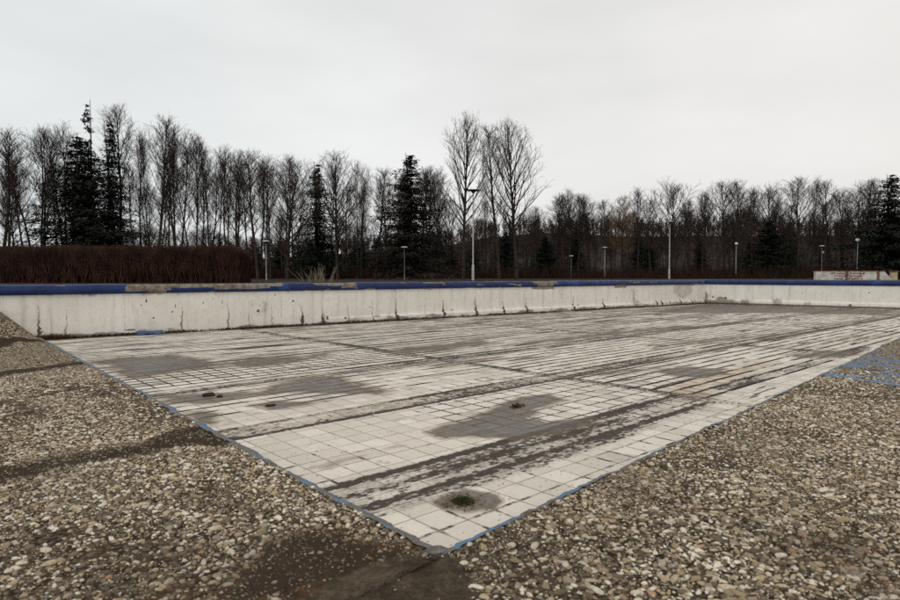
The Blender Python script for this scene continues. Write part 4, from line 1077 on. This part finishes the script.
# woodland belt behind: bare trees that nothing tells apart
wr = random.Random(5); names = ['slim_a', 'slim_b', 'slim_c', 'twin', 'triple', 'round_tall']
for k in range(108):
    px = 248 + 665 * (k + wr.random()) / 108; Y = wr.uniform(105, 165)
    lim = 198 if px > 560 else 212
    ty = lim + 30 * wr.random()
    tree(wr.choice(names), px, ty, wr.uniform(22, 38), Y, 'bare tree in the crowded dark woodland belt behind the front trees', 'crowded bare woodland trees')
for k in range(16):
    px = 255 + 200 * (k + wr.random()) / 16
    tree('spruce_dark' if k % 3 else 'spruce_brown', px, wr.uniform(232, 248), wr.uniform(20, 30), wr.uniform(105, 150), 'low dark conifer in the woodland belt behind the front trees', 'low conifers in the woodland belt')
for k in range(12):
    px = 470 + 420 * (k + wr.random()) / 12
    tree('spruce_dark', px, wr.uniform(226, 244), wr.uniform(20, 30), wr.uniform(110, 150), 'low dark conifer at the foot of the wooded hill', 'low conifers under the hill')

for k in range(26):
    px = 2 + 440 * (k + wr.random()) / 26
    tree(wr.choice(['slim_a', 'slim_c', 'twin', 'slim_b']), px, wr.uniform(150, 185), wr.uniform(22, 34), wr.uniform(84, 98), 'slim bare tree of the second row, seen between the nearer trunks', 'second row of slim bare trees')
for k in range(13):
    px = 104 + 142 * (k + wr.random()) / 13
    tree('round', px, wr.uniform(216, 234), wr.uniform(22, 38), wr.uniform(78, 92), 'low bushy bare shrub showing between the trunks just over the hedge', 'low shrubs over the hedge')

# ---- hill and its far-off wood
ridge = [(-900, 268), (-200, 262), (100, 256), (230, 250), (300, 243), (400, 240), (450, 233), (490, 225), (540, 219), (580, 221), (640, 224), (700, 222), (800, 223), (900, 224), (1100, 216), (1600, 240), (2200, 262)]
rx = np.array([a for a, b in ridge]); ry = np.array([b for a, b in ridge])
HY = 260.0
def ridge_h(X): return np.interp(CX + X / HY * F, rx, (276 - ry) / F * HY) + EYE - ZG - 4.5
xs = np.linspace(-500, 700, 161); ts = np.linspace(0, 1, 30)
X, T_ = np.meshgrid(xs, ts, indexing='ij'); x = X.ravel(); t = T_.ravel()
y = 190 + 190 * t
prof = np.where(t < 0.4, sstep(-0.05, 0.42, t), 1 - 0.5 * sstep(0.5, 1.0, t))
z = ZG - 0.5 + np.maximum(0, ridge_h(x)) * prof + 1.5 * (fbm(x * 0.03, y * 0.03, 301) - 0.5) * prof
hill = obj('hill', make_mesh('hill', np.stack([x, y, z], 1), grid_faces(161, 30), [M_HILL], True)); tag(hill, kind='structure')
g2 = np.random.default_rng(77); P0 = []; P1 = []; R0 = []; R1 = []
NT_ = 1500
for k in range(NT_):
    X = g2.uniform(-110, 225); tt = 0.02 + 0.42 * g2.random(); Y = 190 + 190 * tt
    hz = ZG - 0.5 + max(0, float(ridge_h(X))) * float(sstep(-0.05, 0.42, tt))
    H = g2.uniform(5, 9.5); n = 26; b = np.array([X, Y, hz])
    P0.append(b[None]); P1.append((b + [0, 0, H])[None]); R0.append([0.13]); R1.append([0.03])
    zz = H * g2.uniform(0.3, 0.9, n); a = g2.uniform(0, 6.28, n); L = H * g2.uniform(0.1, 0.3, n) * (1.15 - zz / H)* 1.5
    s = b + np.stack([0 * zz, 0 * zz, zz], 1); e = s + np.stack([np.cos(a) * L * 0.7, np.sin(a) * L * 0.7, L * 0.9], 1)
    P0.append(s); P1.append(e); R0.append(np.full(n, 0.07)); R1.append(np.full(n, 0.03))
    s2 = s + (e - s) * 0.5; e2 = s2 + np.stack([g2.normal(0, 0.35, n), g2.normal(0, 0.35, n), g2.uniform(0.2, 0.9, n)], 1) * (L * 0.7)[:, None]
    P0.append(s2); P1.append(e2); R0.append(np.full(n, 0.05)); R1.append(np.full(n, 0.025))
V, f = seg_prisms(np.concatenate(P0), np.concatenate(P1), np.concatenate(R0), np.concatenate(R1))
tag(obj('hillside_forest', make_mesh('hillside_forest', V, f, [M_FOREST])), 'far dark bare wood covering the hill behind all other trees', 'forest', kind='stuff')
# low reddish scrub at the foot of the wood
n = 26000; X = g2.uniform(-45, 110, n); Y = g2.uniform(82, 128, n); h = g2.uniform(0.5, 2.2, n) * (0.4 + fbm(X * 0.15, Y * 0.15, 311))
P0 = np.stack([X, Y, np.full(n, ZG - 0.05)], 1); P1 = P0 + np.stack([g2.normal(0, 0.3, n) * h, g2.normal(0, 0.3, n) * h, h], 1)
V, f = seg_prisms(P0, P1, np.full(n, 0.035), np.full(n, 0.012))
tag(obj('undergrowth', make_mesh('undergrowth', V, f, [M_SCRUB])), 'low reddish scrub under the woodland trees', 'undergrowth', kind='stuff')

# ------------------------------------------------------------------ hedge
def hedge():
    Y0, Y1 = 33.0, 35.6; Xl, Xr = -46.0, (245 - CX) / F * 33.5
    g = np.random.default_rng(41); n = 30000; HH = EYE + (276 - 246.5) / F * 34 - ZG
    x = g.uniform(Xl, Xr - 0.15, n); fy = np.where(g.random(n) < 0.7, g.beta(0.7, 2.6, n), g.random(n)); y = Y0 + (Y1 - Y0) * fy
    endr = np.clip((Xr - x) / 0.9, 0, 1) ** 0.4
    top = HH * (0.92 + 0.08 * np.sqrt(np.clip(1 - (2 * fy - 1) ** 2, 0, 1))) * (0.8 + 0.2 * endr) * (1 + 0.07 * (fbm(x * 0.9, y, 42) - 0.5))  + g.normal(0, 0.05, n)
    z0 = np.where(g.random(n) < 0.25, 0, HH * g.uniform(0.0, 0.8, n)); L = np.minimum(top - z0, g.uniform(0.5, 1.3, n))
    z0 = np.where(g.random(n) < 0.72, top - L * g.uniform(0.6, 1.5, n), z0); top = np.minimum(top + np.abs(g.normal(0, 0.05, n)), HH * 1.06); L = np.minimum(L, top - z0)
    P0 = np.stack([x, y, z0], 1); P1 = P0 + np.stack([g.normal(0, 0.22, n) * L, g.normal(0, 0.2, n) * L, L], 1)
    return seg_prisms(P0, P1, np.full(n, 0.014), np.full(n, 0.006)), HH, (Xl, Xr, Y0, Y1)
(hv, hf), HH, (Xl, Xr, Y0, Y1) = hedge()
he = empty('hedge', (0, 0, ZG))
tag(he, 'long clipped leafless hedge, dark red-brown, behind the left part of the wall', 'hedge')
obj('twigs', make_mesh('twigs', hv, hf, [M_HEDGE]), he)
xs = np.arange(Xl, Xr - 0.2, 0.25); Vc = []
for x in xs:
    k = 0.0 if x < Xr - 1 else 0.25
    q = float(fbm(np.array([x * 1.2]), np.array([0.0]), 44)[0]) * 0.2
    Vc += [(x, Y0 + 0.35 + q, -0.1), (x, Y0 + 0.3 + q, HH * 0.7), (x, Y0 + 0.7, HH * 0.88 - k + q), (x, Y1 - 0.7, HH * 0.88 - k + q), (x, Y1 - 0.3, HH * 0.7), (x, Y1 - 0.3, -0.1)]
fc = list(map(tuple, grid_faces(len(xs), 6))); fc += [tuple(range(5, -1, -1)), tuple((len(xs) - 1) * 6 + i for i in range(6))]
obj('shade_core', make_mesh('shade_core', Vc, fc, [M_HEDGEC]), he)  # solid core, its dark colour stands for the hedge's inner shade

# dry pale stalks
ds = empty('dry_stalk_clump', ((317 - CX) / F * 40, 40, ZG))
tag(ds, 'pale dry stalks fanning up behind the coping below the vase-shaped tree', 'dry stalks')
S = Segs(); r = random.Random(3)
for k in range(46):
    x0 = r.gauss(0, 0.75); d = np.array([0.45 * x0 + r.gauss(0, 0.25), r.gauss(0, 0.2), 1.0]); d /= np.linalg.norm(d)
    limb(S, np.array([x0 * 0.8, r.gauss(0, 0.25), -0.05]), d, r.uniform(0.6, 1.35), 0.013, 0.006, r, 3, -0.03, 0.1)
obj('stalks', S.mesh('stalks', M_STRAW), ds)

# ------------------------------------------------------------------ lamp posts
def lamp_post(px, topy, Y, kind, label, mat=None, pr=0.055):
    X = (px - CX) / F * Y; H = EYE + (276 - topy) / F * Y - ZG
    e = empty('lamp_post', (X, Y, ZG), 0.3); tag(e, label, 'lamp post', 'lamp posts beyond the pool')
    m = mat or M_STEEL
    V, Fc = lathe([(pr * 1.75, -0.1), (pr * 1.75, H * 0.16), (pr * 1.1, H * 0.175), (pr * 1.1, H * 0.185)], 14); obj('base_sleeve', make_mesh('base_sleeve', V, Fc, [m], False), e)
    V, Fc = lathe([(pr * 1.05, H * 0.183), (pr, H * 0.5), (pr * 0.8, H - 0.22)], 12); obj('pole', make_mesh('pole', V, Fc, [m], False), e)
    if kind == 'disc':
        hd = empty('lamp_head', (0, 0, 0)); hd.parent = e
        V, Fc = lathe([(0.08, H - 0.32), (0.22, H - 0.12), (0.2, H - 0.1)], 16); obj('housing', make_mesh('housing', V, Fc, [M_LAMPD], False), hd)
        V, Fc = lathe([(0.58, H - 0.098), (0.6, H - 0.06), (0.4, H - 0.02), (0.05, H)], 24); obj('shade', make_mesh('shade', V, Fc, [M_LAMPD if Y < 60 else M_LAMPW], False), hd)
    elif kind == 'small':
        hd = empty('lamp_head', (0, 0, 0)); hd.parent = e
        V, Fc = lathe([(0.06, H - 0.3), (0.14, H - 0.14), (0.13, H - 0.12)], 12); obj('housing', make_mesh('housing', V, Fc, [M_LAMPD], False), hd)
        V, Fc = lathe([(0.34, H - 0.118), (0.36, H - 0.07), (0.2, H - 0.02), (0.03, H)], 18); obj('shade', make_mesh('shade', V, Fc, [M_LAMPW], False), hd)
    elif kind == 'globe':
        pr_ = [(0.24 * math.cos(a) + 0.001, H - 0.2 + 0.2 * math.sin(a)) for a in np.linspace(-1.4, 1.5, 9)]
        V, Fc = lathe(pr_, 16); obj('lamp_head', make_mesh('lamp_head', V, Fc, [M_LAMPW], True), e)
    else:
        V, Fc = box(-0.3, 0.3, -0.16, 0.16, -0.13, 0.13); o = obj('lamp_head', make_mesh('lamp_head', V, Fc, [M_LAMPW]), e, (0, 0, H - 0.14), (0.5, 0, 0.3))
lamp_post(473, 190, 52, 'disc', 'tallest lamp post with dark flat head and thick pale foot sleeve', None, 0.062)
lamp_post(669, 221.5, 80, 'disc', 'pale lamp post with white mushroom head near the far wall corner', None, 0.072)
lamp_post(604.5, 247, 88, 'small', 'slim white lamp post left of the mushroom-headed one', None, 0.042)
lamp_post(735.5, 242.5, 92, 'globe', 'lamp post with small round white head right of the wall corner', None, 0.042)
lamp_post(571, 255.5, 90, 'small', 'short dim lamp post under the hill, right of the poplars', M_STEELD, 0.04)
lamp_post(856.5, 239, 88, 'flood', 'lamp post with bright box floodlight above the graffiti wall', None, 0.04)
lamp_post(821, 245.5, 86, 'small', 'dark lamp post with flat white head left over the graffiti wall', M_STEELD, 0.04)
lamp_post(823, 251.5, 104, 'globe', 'lower lamp half hidden behind the flat-headed one over the graffiti wall', M_STEELD, 0.04)
lamp_post(266.5, 240.5, 58, 'small', 'thin pale lamp post just right of the hedge end', None, 0.03)
lamp_post(404.5, 246.5, 62, 'small', 'dark dim lamp post in front of the brown-black spruce', M_STEELD, 0.028)

# ------------------------------------------------------------------ low white wall with faded red writing
GY = 58.0
gx = lambda px: (px - CX) / F * GY
gz = lambda py: EYE + (276 - py) / F * GY
gw = empty('graffiti_wall', (gx(854), GY, ZG)); tag(gw, 'low stained white wall with faded red writing beyond the end of the pool', 'low wall')
def lx(px): return gx(px) - gx(854)
def lz(py): return gz(py) - ZG
poly = [(lx(815.5), -0.05), (lx(892), -0.05), (lx(892), lz(279.5)), (lx(884), lz(271.4)), (lx(815.5), lz(271.4))]
V = [(x, 0, z) for x, z in poly] + [(x, 0.35, z) for x, z in poly]; n = 5
Fc = [tuple(range(n)), tuple(range(2 * n - 1, n - 1, -1))] + [(i, n + i, n + (i + 1) % n, (i + 1) % n) for i in range(n)]
obj('wall_panel', make_mesh('wall_panel', V, Fc, [M_BLOCK]), gw)
V, Fc = box(lx(815.2), lx(884.5), -0.04, 0.4, lz(271.38), lz(270.6)); obj('cap', make_mesh('cap', V, Fc, [M_BROWN]), gw)
def stain(px0, px1, py0, py1, seed):
    r = random.Random(seed); V = []; Fc = []; k = 8
    for i in range(k + 1):
        z = lz(py0 + (py1 - py0) * i / k); a = lx(px0) + r.uniform(-0.06, 0.1); b = lx(px1) + r.uniform(-0.1, 0.06); V += [(a, -0.006, z), (b, -0.006, z)]
    return V, [(2 * i, 2 * i + 1, 2 * i + 3, 2 * i + 2) for i in range(k)]
for a in [(844.5, 848.5, 271.6, 281, 1), (876, 879.5, 271.6, 281, 2), (859.5, 861, 271.6, 276, 3)]:
    V, Fc = stain(*a); obj('stain', make_mesh('stain', V, Fc, [M_BROWN]), gw)
S = Segs(); r = random.Random(21)
def letters(px0, px1, py0, py1, n):
    w = (lx(px1) - lx(px0)) / n
    for k in range(n):
        x0 = lx(px0) + k * w; zt, zb = lz(py0), lz(py1); xa, xb = x0 + w * 0.1, x0 + w * 0.78
        P = [np.array([x, -0.012, z]) for x in (xa, xb) for z in (zb, (zb + zt) / 2, zt)]
        pool = [(0, 2), (3, 5), (2, 5), (1, 4), (0, 3), (0, 5), (2, 3)]
        for (i, j) in r.sample(pool, 3) + [(0, 2)]: S.add(P[i], P[j], 0.022, 0.022)
letters(830, 845, 272.6, 274.0, 6); letters(849, 865, 272.6, 274.0, 6); letters(834, 845, 275.2, 276.7, 4); letters(849, 862, 275.2, 276.7, 5); letters(834, 843, 277.8, 279.2, 4); letters(848, 863, 277.8, 279.2, 5)
obj('lettering', S.mesh('lettering', M_RED, 4), gw)
pi = empty('gate_pillar', (gx(895.5), GY + 0.3, ZG)); tag(pi, 'short cream pillar at the right end of the graffiti wall', 'pillar')
V, Fc = box(-0.24, 0.24, -0.2, 0.2, -0.1, lz(272)); obj('shaft', make_mesh('shaft', V, Fc, [M_CREAM]), pi)
V, Fc = box(-0.3, 0.3, -0.26, 0.26, lz(272) + 0.002, lz(271)); obj('cap', make_mesh('cap', V, Fc, [M_BROWN]), pi)

# ------------------------------------------------------------------ light
SUN_EL, SUN_AZ = R(38), R(200)     # behind the camera, a little to the right
w = bpy.data.worlds.new('World'); sc.world = w; w.use_nodes = True
nt = w.node_tree; nt.nodes.clear()
N = lambda t: nt.nodes.new(t)
out = N('ShaderNodeOutputWorld'); bg = N('ShaderNodeBackground'); sky = N('ShaderNodeTexSky')
sky.sky_type = 'NISHITA'; sky.sun_disc = False; sky.sun_elevation = SUN_EL; sky.sun_rotation = SUN_AZ; sky.air_density = 1.0; sky.dust_density = 3.0
hs = N('ShaderNodeHueSaturation'); hs.inputs['Saturation'].default_value = 0.12; nt.links.new(sky.outputs[0], hs.inputs['Color'])
tc = N('ShaderNodeTexCoord'); mp = N('ShaderNodeMapping'); mp.inputs[3].default_value = (1, 1, 3.0); nt.links.new(tc.outputs['Generated'], mp.inputs[0])
no = N('ShaderNodeTexNoise'); no.inputs['Scale'].default_value = 1.6; no.inputs['Detail'].default_value = 5; no.inputs['Roughness'].default_value = 0.5; nt.links.new(mp.outputs[0], no.inputs['Vector'])
rp = N('ShaderNodeValToRGB'); rp.color_ramp.elements[0].position = 0.3; rp.color_ramp.elements[0].color = (7.0, 7.0, 6.97, 1); rp.color_ramp.elements[1].position = 0.72; rp.color_ramp.elements[1].color = (8.9, 8.9, 8.85, 1)
nt.links.new(no.outputs[0], rp.inputs[0])
sx = N('ShaderNodeSeparateXYZ'); nt.links.new(tc.outputs['Generated'], sx.inputs[0])
mr = N('ShaderNodeMapRange'); nt.links.new(sx.outputs[0], mr.inputs[0]); mr.inputs[1].default_value = -0.6; mr.inputs[2].default_value = 0.6
ti = N('ShaderNodeMix'); ti.data_type = 'RGBA'; nt.links.new(mr.outputs[0], ti.inputs[0]); ti.inputs[6].default_value = (0.97, 1.01, 1.02, 1); ti.inputs[7].default_value = (1.0, 0.975, 0.95, 1)
mu = N('ShaderNodeMix'); mu.data_type = 'RGBA'; mu.blend_type = 'MULTIPLY'; mu.inputs[0].default_value = 1.0; nt.links.new(rp.outputs[0], mu.inputs[6]); nt.links.new(ti.outputs[2], mu.inputs[7])
mx = N('ShaderNodeMix'); mx.data_type = 'RGBA'; mx.inputs[0].default_value = 0.88; nt.links.new(hs.outputs[0], mx.inputs[6]); nt.links.new(mu.outputs[2], mx.inputs[7])
nt.links.new(mx.outputs[2], bg.inputs[0]); bg.inputs[1].default_value = 0.1; nt.links.new(bg.outputs[0], out.inputs[0])

L = bpy.data.lights.new('sun', 'SUN'); L.energy = 0.6; L.angle = R(25); L.color = (1, 0.94, 0.86)
so = bpy.data.objects.new('sun', L); COL.objects.link(so)
d = Vector((math.sin(SUN_AZ) * math.cos(SUN_EL), math.cos(SUN_AZ) * math.cos(SUN_EL), math.sin(SUN_EL)))
so.rotation_euler = d.to_track_quat('Z', 'Y').to_euler()

# ------------------------------------------------------------------ camera
cam = bpy.data.cameras.new('camera'); co = bpy.data.objects.new('camera', cam); COL.objects.link(co)
cam.sensor_width = 36; cam.lens = F / 900 * 36; cam.clip_start = 0.05; cam.clip_end = 3000
co.location = (0, 0, EYE); co.rotation_euler = (math.pi / 2 - PITCH, 0, 0)
cam.dof.use_dof = True; cam.dof.focus_distance = 8.0; cam.dof.aperture_fstop = 3.2
sc.camera = co
sc.cycles.use_denoising = False
sc.view_settings.view_transform = 'Standard'; sc.view_settings.look = 'None'; sc.view_settings.exposure = 0.08; sc.view_settings.gamma = 1
sc.view_settings.use_curve_mapping = False
